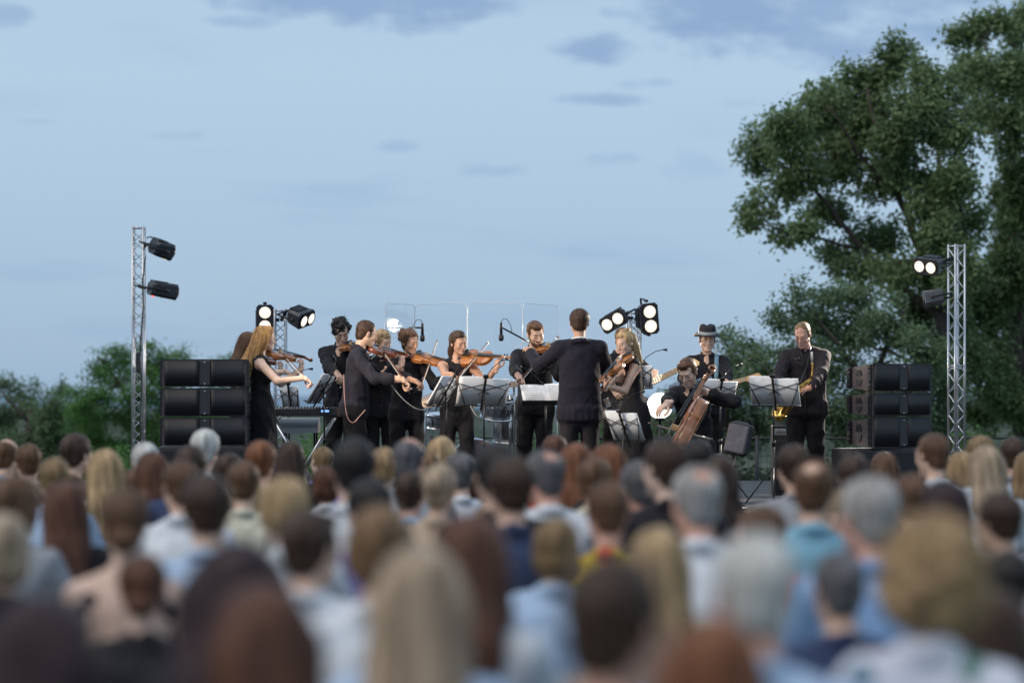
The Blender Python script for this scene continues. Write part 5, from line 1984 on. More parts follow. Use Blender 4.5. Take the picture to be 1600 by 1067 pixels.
def shirt_front(o, rig, top):
    """turned-down collar with two points, button placket and buttons"""
    b = rig.build
    pr = 0.060 if rig.sex == 'm' else 0.052
    V, F = [], []
    n = 17
    for i in range(n):
        t = i / (n - 1)
        a = R(90 + 22 + t * 316)            # from one side of the throat round the back to the other
        pt = max(0.0, abs(t - .5) * 2 - .72) / .28
        dx, dy = math.cos(a), math.sin(a)
        fr = max(0, dy)
        V.append(rig.c(pr * dx, -.012 + pr * dy, .580 - .030 * fr))
        V.append(rig.c((pr + .020) * dx + .020 * pt * (1 if dx > 0 else -1), -.012 + (pr + .026) * dy + .012 * pt, .540 - .034 * fr - .040 * pt))
        V.append(rig.c((pr + .016) * dx + .016 * pt * (1 if dx > 0 else -1), -.012 + (pr + .020) * dy + .006 * pt, .536 - .034 * fr - .040 * pt))
    for i in range(n - 1):
        a, c = i * 3, i * 3 + 3
        F += [(a, a + 1, c + 1, c), (a + 1, a + 2, c + 2, c + 1), (a + 2, a, c, c + 2)]
    MB().add(V, F, 0, True).obj('collar', top, o)
    me = o.data
    co = np.empty(len(me.vertices) * 3, np.float32)
    me.vertices.foreach_get('co', co)
    co = co.reshape(-1, 3)
    up = np.array(rig.Rt @ Vector((0, 0, 1)))
    fw = np.array(rig.Rt @ Vector((0, 1, 0)))
    rt = np.array(rig.Rt @ Vector((1, 0, 0)))
    rel_ = co - np.array(rig.hip)
    hz, hx_, hy = rel_ @ up / rig.k, rel_ @ rt, rel_ @ fw
    bm = MB().lathe([(.0062, 0), (.0062, .002), (.0001, .0035)], 8).mesh('button', M_BUTTON)
    line = []
    for zz in np.arange(-.06, .41, .047):
        s_ = (np.abs(hz - zz) < .012) & (np.abs(hx_) < .015) & (hy > 0) & (hy < .30)
        if not s_.any():
            continue
        y = hy[s_].max() + .0015
        p = rig.hip + rig.Rt @ Vector((0, y, zz * rig.k))
        line.append(p)
        if zz > -.03:
            put('button', bm, o, frame(p + rig.Rt @ Vector((0, .004, 0)), rig.Rt @ Vector((0, 0, 1)), rig.Rt @ Vector((0, 1, 0))))
    if len(line) > 2:
        V, F = [], []
        sd, fo = rig.Rt @ Vector((.015, 0, 0)), rig.Rt @ Vector((0, .004, 0))
        for p in line:
            V += [p - sd - fo, p - sd * .9 + fo, p + sd * .9 + fo, p + sd - fo]
        for i in range(len(line) - 1):
            a, c = i * 4, i * 4 + 4
            F += [(a + j, a + j + 1, c + j + 1, c + j) for j in range(3)]
        MB().add(V, F, 0, True).obj('placket', top, o)


M_BUTTON = mat('shirt_button', (0.045, 0.042, 0.048), 0.3)


def facing(d):
    """yaw of a body that looks along d"""
    return math.atan2(-d[0], d[1])


def violinist(px, Y, H, sex, label, hair, hm, vdir, bow_px, short, kind='violin', yoff=50, hoff=22, lean=.06, nod=.22, roll=.35, sleeve=1.0, outfit='shirt',
              cons=.56, left_at=.445, frog_near=True, vup=None, vshift=(0, 0, 0), turn_extra=0.0, headkind=None, **kw):
    """vdir = (dx, dy pixels, sign of depth) of the violin in the picture; bow_px = ((tip x, y), (frog x, y))"""
    sc = FPX / Y
    dx, dz = vdir[0] / sc, -vdir[1] / sc
    L = .595
    s2 = dx * dx + dz * dz
    dy = vdir[2] * math.sqrt(max(L * L - s2, .0025))
    d = Vector((dx, dy, dz)).normalized()
    dh = Vector((d.x, d.y, 0)).normalized()
    body = Matrix.Rotation(-R(yoff), 3, 'Z') @ dh
    headd = Matrix.Rotation(-R(hoff), 3, 'Z') @ dh
    yaw = facing(body)
    turn = facing(headd) - yaw
    turn = (turn + math.pi) % (2 * math.pi) - math.pi + turn_extra
    rig = Rig(H, sex, lean=lean, nod=nod, turn=turn, tilt=.10)
    yawm = Matrix.Rotation(yaw, 4, 'Z')
    hx = (yawm @ rig.head.to_4d()).to_3d()
    rm = Matrix.Translation(Vector(((px - 800) / FPX * Y - hx.x, Y - hx.y, SZ))) @ yawm
    # the chin end rests on the left collarbone, under the jaw
    chin = rm @ (rig.head + rig.RH @ Vector((-.02, .075, -.115)))
    coll = rm @ rig.c(-.10, .06, .515)
    V0 = chin.lerp(coll, .35) - d * .035 + Vector(vshift)
    rgt = d.cross(Vector((0, 0, 1))).normalized()        # player's right of the strings
    up = rgt.cross(d).normalized()
    n = (up * math.cos(roll) + rgt * math.sin(roll)).normalized()
    if vup is not None:
        n = Vector(vup)
    VM = frame(V0, d, n)
    n = (VM.to_3x3() @ Vector((0, 0, 1)))
    contact = V0 + d * .19 + n * .05
    # bow
    (tx, ty), (fx, fy) = bow_px
    yc = contact.y
    sc2 = FPX / yc
    bx, bz = (tx - fx) / sc2, -(ty - fy) / sc2
    LB = .745
    by = math.sqrt(max(LB * LB - bx * bx - bz * bz, .0004)) * (1 if frog_near else -1)
    bd = Vector((bx, by, bz)).normalized()
    fr = P(fx, fy, yc)
    # slide in depth so that the hair meets the strings
    t = max(.08, min(.68, (contact - fr).dot(Vector((bx, 0, bz)).normalized()) / max(1e-3, Vector((bd.x, 0, bd.z)).length)))
    frog = Vector((fr.x * (yc - bd.y * t) / yc, yc - bd.y * t, ZC + (fr.z - ZC) * (yc - bd.y * t) / yc))
    # hands
    nut = V0 + d * left_at
    lw = nut - Vector((0, 0, .088)) + rgt * .022 - d * .015
    rw = frog + bd * .03 + Vector((0, 0, .035)) - bd * .02
    sh = rm @ rig.shR
    rw = rw + (sh - rw).normalized() * .085
    o, m_, r_ = person(px, Y, H, label, hair, hm, yaw=yaw, rig=rig, hands=(rw, lw), sleeve=sleeve, outfit=outfit, hand_pose=('curl', 'curl'),
                       hand_dir=((frog + bd * .05 - rw), (nut + Vector((0, 0, .03)) + rgt * .015 - lw)), palm=((0, 0, -1), -rgt), headkind=headkind,
                       poles=(kw.pop('rpole', None), kw.pop('lpole', Vector((0, 0, -1)))), **kw)
    fiddle(kind, VM, '%s %s' % ('violin', short))
    bow(frame(frog, bd, n), 'violin bow %s' % short)
    return o


violinist(388, 23.4, 1.62, 'f', 'long brown-haired violinist half hidden behind the red-haired one', 'long', H_BRN, (60, 4, 1), ((425, 545), (470, 590)), 'of the half-hidden brown-haired woman',
          outfit='tank', top=DRESS, bot=TROUS, sk=SKIN_P, seed=21, kind='red_violin')
violinist(415, 22.0, 1.645, 'f', 'red-haired violinist in a long black dress by the left loudspeakers', 'longred', H_RED, (64, 13, 1), ((429, 543), (490, 602)), 'of the red-haired woman',
          outfit='dress', top=DRESS, bot=DRESS, sk=SKIN_P, seed=22, lean=.02, nod=.12, seedh=5)
violinist(533, 24.0, 1.80, 'm', 'curly-haired violinist in a black shirt looking down', 'curly', H_BLACK, (50, 4, -1), ((585, 545), (533, 604)), 'of the curly-haired man',
          seed=23, lean=.12, nod=.45, sk=SKIN_L)
violinist(573, 22.5, 1.72, 'm', 'short-haired violinist in a charcoal shirt, sleeves rolled up', 'receding', H_DBRN, (70, 16, 1), ((590, 537), (642, 606)), 'of the man with rolled-up sleeves',
          top=SHIRT2, seed=24, lean=.10, sleeve=.78, kind='red_violin')
violinist(599, 24.2, 1.67, 'f', 'blonde violinist half hidden behind the man with rolled-up sleeves', 'short_back', H_BLOND, (82, 8, -1), ((640, 518), (614, 584)), 'of the half-hidden blonde woman',
          seed=25, sleeve=.72, kind='red_violin')
violinist(641, 23.0, 1.64, 'f', 'violinist with brown plaited updo and black sleeves', 'updo', H_BRN, (84, 20, -1), ((680, 529), (656, 607)), 'of the updo violinist',
          seed=26, sleeve=.68, sk=SKIN_M)
violinist(717, 22.7, 1.62, 'f', 'dark-haired violinist with hair pulled back and sleeveless black top', 'halfback', H_DBRN, (77, 3, -1), ((760, 533), (709, 595)), 'of the dark-haired woman in the middle',
          outfit='tank', top=DRESS, bot=TROUS, seed=27, sk=SKIN_M, lip=M_REDLIP, roll=.75, nod=.18)
violinist(837, 23.6, 1.75, 'm', 'bearded violinist in a dark shirt behind the conductor', 'quiff', H_BRN, (58, -2, -1), ((872, 524), (808, 598)), 'of the bearded man',
          headkind='b', seed=28, nod=.35)
violinist(977, 22.0, 1.60, 'f', 'blonde violinist in a sleeveless black dress beside the conductor', 'topknot', H_BLOND, (-44, 41, -1), ((996, 540), (940, 612)), 'of the blonde woman beside the conductor',
          outfit='dress', top=DRESS, bot=DRESS, seed=29, sk=SKIN_L, lean=.08, nod=.22)

# conductor: back to the camera, left arm raised to the side
rig = Rig(1.80, 'm', build=1.02, nod=.08)
person(905, 22.2, 1.80, 'conductor in a dark suit seen from behind, left arm raised', 'short_back', H_DBRN, yaw=R(4), rig=rig, sk=SKIN_M, top=SUIT, bot=SUITT, outfit='jacket', seed=31,
       hands=(P(948, 588, 22.62), P(829, 551, 22.55)), poles=((.45, -.3, -1), (-.25, -.4, -1)), hand_pose=('relax', 'relax'), palm=((0, 0, -1), (0.3, 0, -1)), hand_dir=((-.3, 1, .1), (-.35, .8, .5)))


# ------------------------------------------------------------------ guitars
def guitar(label, name, tip, end, n, L, colm, neckm, pickm, frets=20):
    """solid-body guitar: local +Y from the body's end to the headstock, face towards +Z"""
    tip, end = Vector(tip), Vector(end)
    d = (tip - end).normalized()
    m = frame(tip - d * L, d, n)
    root = empty(name, m, label, 'guitar')
    s = L / 1.0
    half = [(.00, .05), (.02, .10), (.06, .145), (.12, .162), (.18, .150), (.24, .118), (.28, .112), (.33, .128), (.38, .140), (.42, .128)]
    right = [(w * s, y * s) for y, w in half] + [(.115 * s, .455 * s), (.085 * s, .44 * s), (.05 * s, .40 * s), (.032 * s, .385 * s)]
    left = [(-w * s, y * s) for y, w in half] + [(-.120 * s, .50 * s), (-.085 * s, .485 * s), (-.048 * s, .41 * s), (-.032 * s, .39 * s)]
    MB().prism(right[:] + left[::-1], -.022, .022).obj('body', colm, root)
    pg = [(.10 * s, .16 * s), (.11 * s, .28 * s), (.10 * s, .36 * s), (-.06 * s, .38 * s), (-.08 * s, .25 * s), (-.04 * s, .14 * s)]
    MB().prism(pg, .0222, .0250).obj('pickguard', pickm, root)
    nk = MB()
    nk.add([(-.028 * s, .36 * s, .0), (.028 * s, .36 * s, .0), (.028 * s, .36 * s, .034), (-.028 * s, .36 * s, .034), (-.021 * s, .83 * s, .008), (.021 * s, .83 * s, .008), (.021 * s, .83 * s, .034), (-.021 * s, .83 * s, .034)],
           [(0, 3, 2, 1), (4, 5, 6, 7), (0, 1, 5, 4), (1, 2, 6, 5), (2, 3, 7, 6), (3, 0, 4, 7)])
    nk.obj('neck', neckm, root)
    fr = MB()
    fr.box((0, 0, 0), (.05 * s, .003, .004))
    fm_ = fr.mesh('fret', M_STEEL)
    for i in range(frets):
        y = (.83 - .62 * (1 - 2 ** (-(i + 1) / 12))) * s
        put('fret', fm_, root, T(0, y, .0355))
    hp = [(-.021 * s, .825 * s), (.021 * s, .825 * s), (.040 * s, .87 * s), (.040 * s, .985 * s), (.015 * s, 1.0 * s), (-.030 * s, .97 * s), (-.026 * s, .87 * s)]
    hs = MB().prism(hp, .004, .022).obj('headstock', neckm, root)
    for i in range(6 if name == 'electric_guitar' else 4):
        st = .022 if name == 'electric_guitar' else .031
        y = (.865 + i * st) * s
        MB().tube([(.03 * s, y, .014), (.062 * s, y, .014)], .004, 6).box((.066 * s, y, .014), (.014, .016, .010), bev=.003).obj('tuning_peg', CHROME, hs)
        x = (i - 2.5) * .0065 if name == 'electric_guitar' else (i - 1.5) * .0095
        MB().tube([(x * 1.4, .12 * s, .040), (x, .83 * s, .0385)], .0009, 3, cap=False).obj('string', M_STEEL, root)
    MB().box((0, .11 * s, .030), (.08 * s, .05 * s, .016), bev=.003).obj('bridge', CHROME, root)
    for y in (.19, .27):
        MB().box((0, y * s, .028), (.08 * s, .028 * s, .014), bev=.004).obj('pickup', BLK, root)
    return root, m


def strap(label, pts, col, w=.045):
    """flat strap as a thin band through the points; each point carries the surface normal"""
    m = MB()
    V, F = [], []
    for i, (p, nn) in enumerate(pts):
        a = pts[min(i + 1, len(pts) - 1)][0] - pts[max(0, i - 1)][0]
        sd = a.cross(nn).normalized() * w / 2
        up = nn.normalized() * .003
        V += [p - sd, p + sd, p + sd + up, p - sd + up]
    for i in range(len(pts) - 1):
        for j in range(4):
            k = (j + 1) % 4
            F.append((i * 4 + j, i * 4 + k, i * 4 + 4 + k, i * 4 + 4 + j))
    F += [(3, 2, 1, 0), tuple(len(V) - 4 + j for j in range(4))]
    o = m.add(V, F, 0, True).obj('guitar_strap', cloth(*col))
    return tag(o, label, 'strap')


def strap_over(label, rm, rig, left, col, end_front, end_back):
    """over one shoulder: front end, chest, shoulder, back"""
    e = -1 if left else 1
    ef, eb = rm.inverted() @ Vector(end_front), rm.inverted() @ Vector(end_back)
    seq = [(ef, Vector((0, 1, 0))), (rig.c(e * .10, .135, .20), Vector((0, 1, .1))), (rig.c(e * .105, .125, .34), Vector((0, 1, .2))), (rig.c(e * .105, .095, .46), Vector((0, .8, .6))),
           (rig.c(e * .108, .03, .545), Vector((0, .1, 1))), (rig.c(e * .10, -.085, .46), Vector((0, -.9, .4))), (rig.c(e * .06, -.125, .28), Vector((0, -1, 0))), (eb, Vector((0, -1, 0)))]
    R3 = rm.to_3x3()
    return strap(label, [(rm @ p, R3 @ n) for p, n in seq], col)


M_RSUN = mat('bass_body_black', (0.02, 0.02, 0.024), 0.2, coat=0.8)
M_NECK = mat('maple_neck', (0.52, 0.33, 0.15), 0.35, noise=((30, 4, 30), 0.2))
M_ROSE = mat('rosewood', (0.10, 0.045, 0.03), 0.45)
M_BLUEG = mat('guitar_blue', (0.20, 0.30, 0.42), 0.2, coat=0.8)
M_PG = mat('pickguard_white', (0.6, 0.6, 0.58), 0.35)
# bass guitarist behind the blonde violinist
Yb = 24.3
gt, ge = P(1092, 563, Yb - .65), P(938, 636, Yb - .25)
_, gm = guitar('black bass guitar slung across the man behind the blonde violinist', 'bass_guitar', gt, ge, (0, -1, .25), 1.16, M_RSUN, M_NECK, BLK)
_, rmB, rigB = person(974, Yb, 1.70, 'bass guitarist in black with a red strap behind the blonde violinist', 'short', H_BRN, yaw=R(186), rig=Rig(1.70, 'm', nod=.35, turn=.35), seed=32, sleeve=.85,
                      hands=(ge + (gt - ge) * .18 + Vector((-.03, -.06, .07)), P(1030, 596, Yb - .52)), hand_pose=('curl', 'grip'), hand_dir=(None, (.1, .5, .9)), palm=((.5, 1, -.3), (-.2, 1, .2)),
                      poles=((-1, .3, -.3), (1, 0, -1)))
strap_over('red strap of the bass guitar', rmB, rigB, True, ('red_strap', (.55, .03, .03)), gm @ Vector((-.10, .50, .02)), gm @ Vector((.0, .0, -.03)))
# guitarist in a hat
Yg = 25.0
gt, ge = P(1191, 586, Yg - .50), P(1040, 628, Yg - .28)
_, gm = guitar('pale blue electric guitar with a maple neck held by the man in the hat', 'electric_guitar', gt, ge, (0, -1, .25), 1.0, M_BLUEG, M_NECK, M_PG)
rigG = Rig(1.70, 'm', nod=.12, turn=.12)
og, rmG, rigG = person(1105, Yg, 1.70, 'guitarist in a dark hat with a grey band and black shirt', 'crop', H_DBRN, yaw=R(176), rig=rigG, seed=33, sleeve=.80,
                       hands=(ge + (gt - ge) * .22 + Vector((-.02, -.06, .06)), P(1133, 604, Yg - .44)), hand_pose=('curl', 'grip'), hand_dir=(None, (.1, .5, .9)), palm=((.5, 1, -.3), (-.2, 1, .2)),
                       poles=((-1, .3, -.4), (1, 0, -1)))
strap_over('light blue strap of the electric guitar', rmG, rigG, True, ('blue_strap', (.22, .36, .44)), gm @ Vector((-.10, .50, .02)), gm @ Vector((.0, .0, -.03)))
M_FELT = cloth('hat_felt', (0.022, 0.020, 0.026))
hat = empty('fedora_hat', rmG @ rigG.headm() @ Matrix.Translation((0, -.008, .060)) @ Matrix.Rotation(-.06, 4, 'X') @ Matrix.Scale(.99, 4), 'dark hat with a grey band on the guitarist', 'hat')
EL = Matrix.Diagonal((1, 1.22, 1, 1))
V = []
b = MB()
n = 36
prof = [(.146, -.008), (.148, -.004), (.125, -.004), (.093, .002), (.090, .030), (.086, .075), (.076, .098), (.050, .106), (.0001, .094)]
for r_, z in prof:
    for k in range(n):
        a = 2 * math.pi * k / n
        zz = z + (-.010 * math.cos(2 * a) * max(0, (r_ - .10) / .045) if r_ > .1 else 0) - (.020 * math.exp(-(math.cos(a) * r_ / .022) ** 2) if z > .08 else 0)
        V.append((r_ * math.cos(a), r_ * 1.20 * math.sin(a), zz))
F = [(i * n + k, i * n + (k + 1) % n, i * n + n + (k + 1) % n, i * n + n + k) for i in range(len(prof) - 1) for k in range(n)]
b.add(V, F, 0, True).obj('crown', M_FELT, hat)
MB().lathe([(.0945, .003), (.0950, .006), (.0925, .034), (.0900, .036)], 36, mat=Matrix.Diagonal((1, 1.20, 1, 1))).obj('band', cloth('hat_band', (.30, .31, .33)), hat)

# ------------------------------------------------------------------ cellist
Yc = 22.2
rigC = Rig(1.80, 'm', build=1.05, seat=.45, lean=.24, nod=.42, turn=.25, side=-.10)
scroll, foot = P(1124, 576, 22.15), P(1052, 714, 21.35)
dC = (scroll - foot).normalized()
nC = Vector((-.96, -.16, .22))
CM = frame(scroll - dC * (.595 * 2.08), dC, nC)
nC = CM.to_3x3() @ Vector((0, 0, 1))
xC = CM.to_3x3() @ Vector((1, 0, 0))
fiddle('cello', CM, 'brown cello held by the seated man', 'cello')
cpos = scroll - dC * (.595 * 2.08)
lh = P(1096, 607, 21.98)
rh = P(1024, 652, 21.45)
person(1074, Yc, 1.80, 'seated cellist in a black shirt, head bent over the cello', 'short', H_BRN, yaw=R(140), rig=rigC, seed=34, sk=SKIN_P, sleeve=.88, hands=(rh + Vector((.06, .05, .05)), lh + Vector((.05, .04, -.03))),
       hand_pose=('relax', 'curl'), hand_dir=((-.75, -.3, -.45), (-.8, -.2, .25)), palm=((.2, .5, -.9), (-.3, -.6, -.5)), poles=((-.7, -.2, -.5), (1, -.1, -.35)), feet=((.34, .50), (-.34, .46)))
bowd = (P(1088, 668, 21.75) - rh).normalized()
bow(frame(P(1016, 661, 21.40), bowd, nC), 'cello bow in the seated man\'s right hand')


def cello_chair(p, yaw):
    root = empty('stage_chair', Matrix.Translation(p) @ Matrix.Rotation(yaw, 4, 'Z'), 'black chair under the seated cellist', 'chair')
    MB().box((0, -.02, .44), (.42, .42, .05), bev=.015).obj('seat', BLK, root)
    for x in (-.18, .18):
        for y in (-.20, .16):
            MB().tube([(x, y, 0), (x * .95, y * .95, .42)], .012, 6).obj('leg', BLKM, root)


_h = Matrix.Rotation(R(140), 4, 'Z') @ rigC.head.to_4d()
cello_chair(((1074 - 800) / FPX * Yc - _h.x, Yc - _h.y, SZ), R(140))

# ------------------------------------------------------------------ saxophone player
Ys = 23.3
rigS = Rig(1.74, 'm', lean=.08, nod=.42, turn=-.30, build=1.16)
_, rmS, _ = person(1254, Ys, 1.74, 'saxophone player in a loose black shirt looking down at his music', 'receding', H_SAND, yaw=R(172), rig=rigS, seed=35, sk=SKIN_R, top=cloth('loose_black_shirt', (0.022, 0.017, 0.021)), belly=.35,
                   hands=(P(1214, 632, 22.86), P(1259, 622, 22.80)), hand_pose=('curl', 'relax'), hand_dir=(None, (-.8, -.25, -.25)), palm=((.3, 1, 0), (-.2, .6, -.8)), poles=((-1, .2, -.4), (1, .5, -.6)))


def saxophone():
    Y = 22.86
    pt = lambda x, y, d=0.0: P(x, y, Y + d)
    o = pt(1222, 640)
    root = empty('saxophone', Matrix.Translation(o), 'golden alto saxophone hanging from the player\'s neck', 'saxophone')
    g = mat('gold_lacquer', (0.62, 0.38, 0.11), 0.22, metal=1.0, noise=((60, 60, 60), 0.35, 4))
    dark = BLK
    rl = lambda *a: tuple(pt(*a) - o)
    j = pt(1268, 591)
    nk = MB().tube([rl(1269, 560, -.03), rl(1269.5, 572, -.01), rl(1269.5, 584), rl(1266, 593)], [.0085, .010, .0115, .013], 10)
    nk.obj('neck_pipe', g, root)
    MB().tube([rl(1269, 566, -.02), rl(1268.5, 557, -.035), rl(1268, 550, -.045)], [.011, .0125, .008], 10).obj('mouthpiece', mat('pearl_mouthpiece', (.55, .53, .5), .3), root)
    MB().tube([rl(1267, 592), rl(1240, 612), rl(1218, 634)], [.014, .022, .030], 14).obj('body_tube', g, root)
    MB().tube([rl(1218, 634), rl(1212, 642, -.01), rl(1211, 650, -.03), rl(1217, 653, -.06), rl(1224, 646, -.09)], [.030, .032, .034, .036, .038], 14).obj('bow_bend', g, root)
    MB().tube([rl(1224, 646, -.09), rl(1229, 638, -.11), rl(1232, 630, -.13), rl(1233, 626, -.135)], [.038, .045, .058, .066], 18, cap=False).obj('bell', g, root)
    a, c = Vector(rl(1262, 596)), Vector(rl(1220, 632))
    ax = (c - a).normalized()
    sd = Vector((0, -1, 0))
    pv = ax.cross(sd).normalized()
    for i in range(13):
        t = i / 12
        p = a.lerp(c, t) + sd * (.018 + .014 * t) + pv * (.012 if i % 2 else -.010)
        mm = frame(p, sd, (0, 0, 1)) @ Matrix.Rotation(-math.pi / 2, 4, 'X')
        r = .008 + .007 * t
        MB().lathe([(r, 0), (r, .005), (r * .6, .008), (.0001, .006)], 12, mat=mm).obj('key_cup', g, root)
    for q in (-1, 1):
        MB().tube([tuple(a + sd * .028 + pv * .018 * q), tuple(c + sd * .040 + pv * .026 * q)], .0028, 6).obj('key_rod', g, root)
    # neck strap
    st = [rm_ for rm_ in (rmS @ rigS.c(-.05, .02, .555), rmS @ rigS.c(-.04, .11, .50), rmS @ rigS.c(-.01, .165, .36), pt(1250, 598))]
    b = MB().tube([tuple(v - o) for v in st], .006, 5)
    st = [rmS @ rigS.c(.05, .02, .555), rmS @ rigS.c(.04, .11, .50), rmS @ rigS.c(.0, .165, .36)]
    b.tube([tuple(v - o) for v in st], .006, 5)
    b.obj('neck_strap', BLK, root)


saxophone()


# instrument leads and in-ear cables
def cable(label, pts, r, m):
    p = [Vector(q) for q in pts]
    out = []
    for i in range(len(p) - 1):
        a, b, c, d = p[max(0, i - 1)], p[i], p[i + 1], p[min(len(p) - 1, i + 2)]
        for t in np.linspace(0, 1, 7)[:-1]:
            out.append(.5 * ((2 * b) + (c - a) * t + (2 * a - 5 * b + 4 * c - d) * t * t + (3 * b - a - 3 * c + d) * t ** 3))
    out.append(p[-1])
    return tag(MB().tube(out, r, 5).obj('cable', m), label, 'cable', 'instrument cables')


M_CPINK = mat('pink_cable', (.55, .30, .26), .5)
M_CWHITE = mat('white_cable', (.55, .53, .52), .5)
cable('pink cable looping at the hip of the man with rolled-up sleeves', [P(537, 585, 22.30), P(538.5, 625, 22.26), P(543, 652, 22.24), P(552, 660, 22.22), P(562, 650, 22.22), P(571, 640, 22.28)], .0035, M_CPINK)
cable('white cable from the violin bow hand across to the updo violinist', [P(609, 598, 22.28), P(622, 615, 22.30), P(637, 630, 22.36), P(652, 639, 22.5), P(664, 640, 22.7)], .0035, M_CWHITE)
cable('thin cable hanging from the dark-haired woman\'s music stand', [P(735, 634, 22.0), P(741, 645, 21.98), P(748, 652, 22.0), P(757, 653, 22.05)], .003, M_CWHITE)
# ------------------------------------------------------------------ the seated audience, seen from behind
def pattern(name, base, spots, scale=9.0, thr=0.30):
    m = bpy.data.materials.new('cloth_' + name)
    m.use_nodes = True
    nt = m.node_tree
    b = nt.nodes['Principled BSDF']
    b.inputs['Roughness'].default_value = 0.85
    b.inputs['Specular IOR Level'].default_value = 0.2
    tc = nt.nodes.new('ShaderNodeTexCoord')
    nz = nt.nodes.new('ShaderNodeTexNoise')
    nz.inputs['Scale'].default_value = 14.0
    mx = nt.nodes.new('ShaderNodeMix')
    mx.data_type = 'VECTOR'
    mx.inputs['Factor'].default_value = 0.06
    nt.links.new(tc.outputs['Object'], nz.inputs['Vector'])
    nt.links.new(tc.outputs['Object'], mx.inputs['A'])
    nt.links.new(nz.outputs['Color'], mx.inputs['B'])
    vo = nt.nodes.new('ShaderNodeTexVoronoi')
    vo.inputs['Scale'].default_value = scale
    nt.links.new(mx.outputs['Result'], vo.inputs['Vector'])
    lt = nt.nodes.new('ShaderNodeMath')
    lt.operation = 'LESS_THAN'
    lt.inputs[1].default_value = thr
    nt.links.new(vo.outputs['Distance'], lt.inputs[0])
    rp = nt.nodes.new('ShaderNodeValToRGB')
    rp.color_ramp.interpolation = 'CONSTANT'
    el = rp.color_ramp.elements
    for i, c in enumerate(spots):
        e = el[i] if i < 2 else el.new(i / len(spots))
        e.position = i / len(spots)
        e.color = (*c, 1)
    sp = nt.nodes.new('ShaderNodeSeparateColor')
    nt.links.new(vo.outputs['Color'], sp.inputs[0])
    nt.links.new(sp.outputs[0], rp.inputs[0])
    mc = nt.nodes.new('ShaderNodeMix')
    mc.data_type = 'RGBA'
    mc.inputs['A'].default_value = (*base, 1)
    nt.links.new(lt.outputs[0], mc.inputs['Factor'])
    nt.links.new(rp.outputs[0], mc.inputs['B'])
    nt.links.new(mc.outputs['Result'], b.inputs['Base Color'])
    return m


HC = {
    'dkbrown': H_DBRN, 'black': H_BLACK, 'brown': H_BRN, 'lbrown': H_LBRN, 'blond': H_BLOND, 'sandy': H_SAND,
    'auburn': hairmat('auburn', (0.16, 0.050, 0.022), (0.30, 0.115, 0.050)), 'chestnut': hairmat('chestnut', (0.085, 0.030, 0.018), (0.17, 0.070, 0.040)),
    'grey': hairmat('grey', (0.30, 0.275, 0.26), (0.56, 0.53, 0.51)), 'white': hairmat('white', (0.56, 0.54, 0.50), (0.80, 0.78, 0.74)),
    'dkgrey': hairmat('dark_grey', (0.085, 0.080, 0.085), (0.20, 0.19, 0.20)), 'ash': hairmat('ash', (0.33, 0.225, 0.145), (0.58, 0.435, 0.31)),
    'dkblond': hairmat('dark_blonde', (0.27, 0.16, 0.07), (0.48, 0.315, 0.165)), 'plum': hairmat('aubergine', (0.022, 0.010, 0.014), (0.055, 0.026, 0.032)),
}
TP = {k: cloth('audience_' + k, c) for k, c in dict(
    white=(0.66, 0.68, 0.73), ltblue=(0.38, 0.50, 0.68), blue=(0.22, 0.36, 0.60), navy=(0.035, 0.050, 0.11), black=(0.018, 0.017, 0.022), cream=(0.62, 0.58, 0.46),
    grey=(0.30, 0.31, 0.34), palegrey=(0.52, 0.54, 0.58), teal=(0.20, 0.40, 0.52), purple=(0.20, 0.18, 0.40), lime=(0.42, 0.46, 0.05), red=(0.55, 0.07, 0.05), beige=(0.50, 0.38, 0.28),
    pink=(0.60, 0.20, 0.24), brown=(0.14, 0.09, 0.07), orange=(0.60, 0.22, 0.06), green=(0.06, 0.10, 0.07)).items()}
TP['floral'] = pattern('floral_white', (0.66, 0.67, 0.76), ((0.10, 0.22, 0.18), (0.24, 0.33, 0.36), (0.62, 0.62, 0.72), (0.15, 0.26, 0.34)), 11, 0.36)
TP['bright'] = pattern('floral_yellow', (0.66, 0.46, 0.03), ((0.62, 0.10, 0.05), (0.60, 0.22, 0.20), (0.20, 0.36, 0.10)), 12, 0.40)
TP['redprint'] = pattern('red_print', (0.58, 0.54, 0.58), ((0.62, 0.10, 0.05), (0.55, 0.20, 0.25), (0.55, 0.5, 0.55)), 10, 0.36)
HEADS_LOW = {k: make_head(k, 0.0075) for k in 'mf'}
BODY = {}


def seat_body(sex, outfit, turn, nod, lean):
    key = (sex, outfit, turn, nod, lean)
    if key not in BODY:
        bl = 1.06 if sex == 'm' else 1.03
        rig = Rig(1.74 if sex == 'm' else 1.66, sex, seat=0.45, lean=lean, nod=nod, turn=turn, build=bl)
        o = {'tee': 'shirt', 'long': 'shirt', 'bare': 'bare', 'tank': 'tank'}[outfit]
        V, F, fm = build_body(rig, outfit=o, sleeve=.36 if outfit == 'tee' else 1.0, h=0.0145, head_h=HEADS_LOW[sex], wrinkle=0.006, seed=len(BODY) + 60, poles=((1, -.6, -.3), (-1, -.6, -.3)))
        me = fast_mesh('person', V, F, [SKIN_L, TP['white'], TP['navy'], M_SHOE, M_LIP, M_EYE, M_DARK, H_BRN, TP['white']], fm)
        BODY[key] = (me, rig)
    return BODY[key]


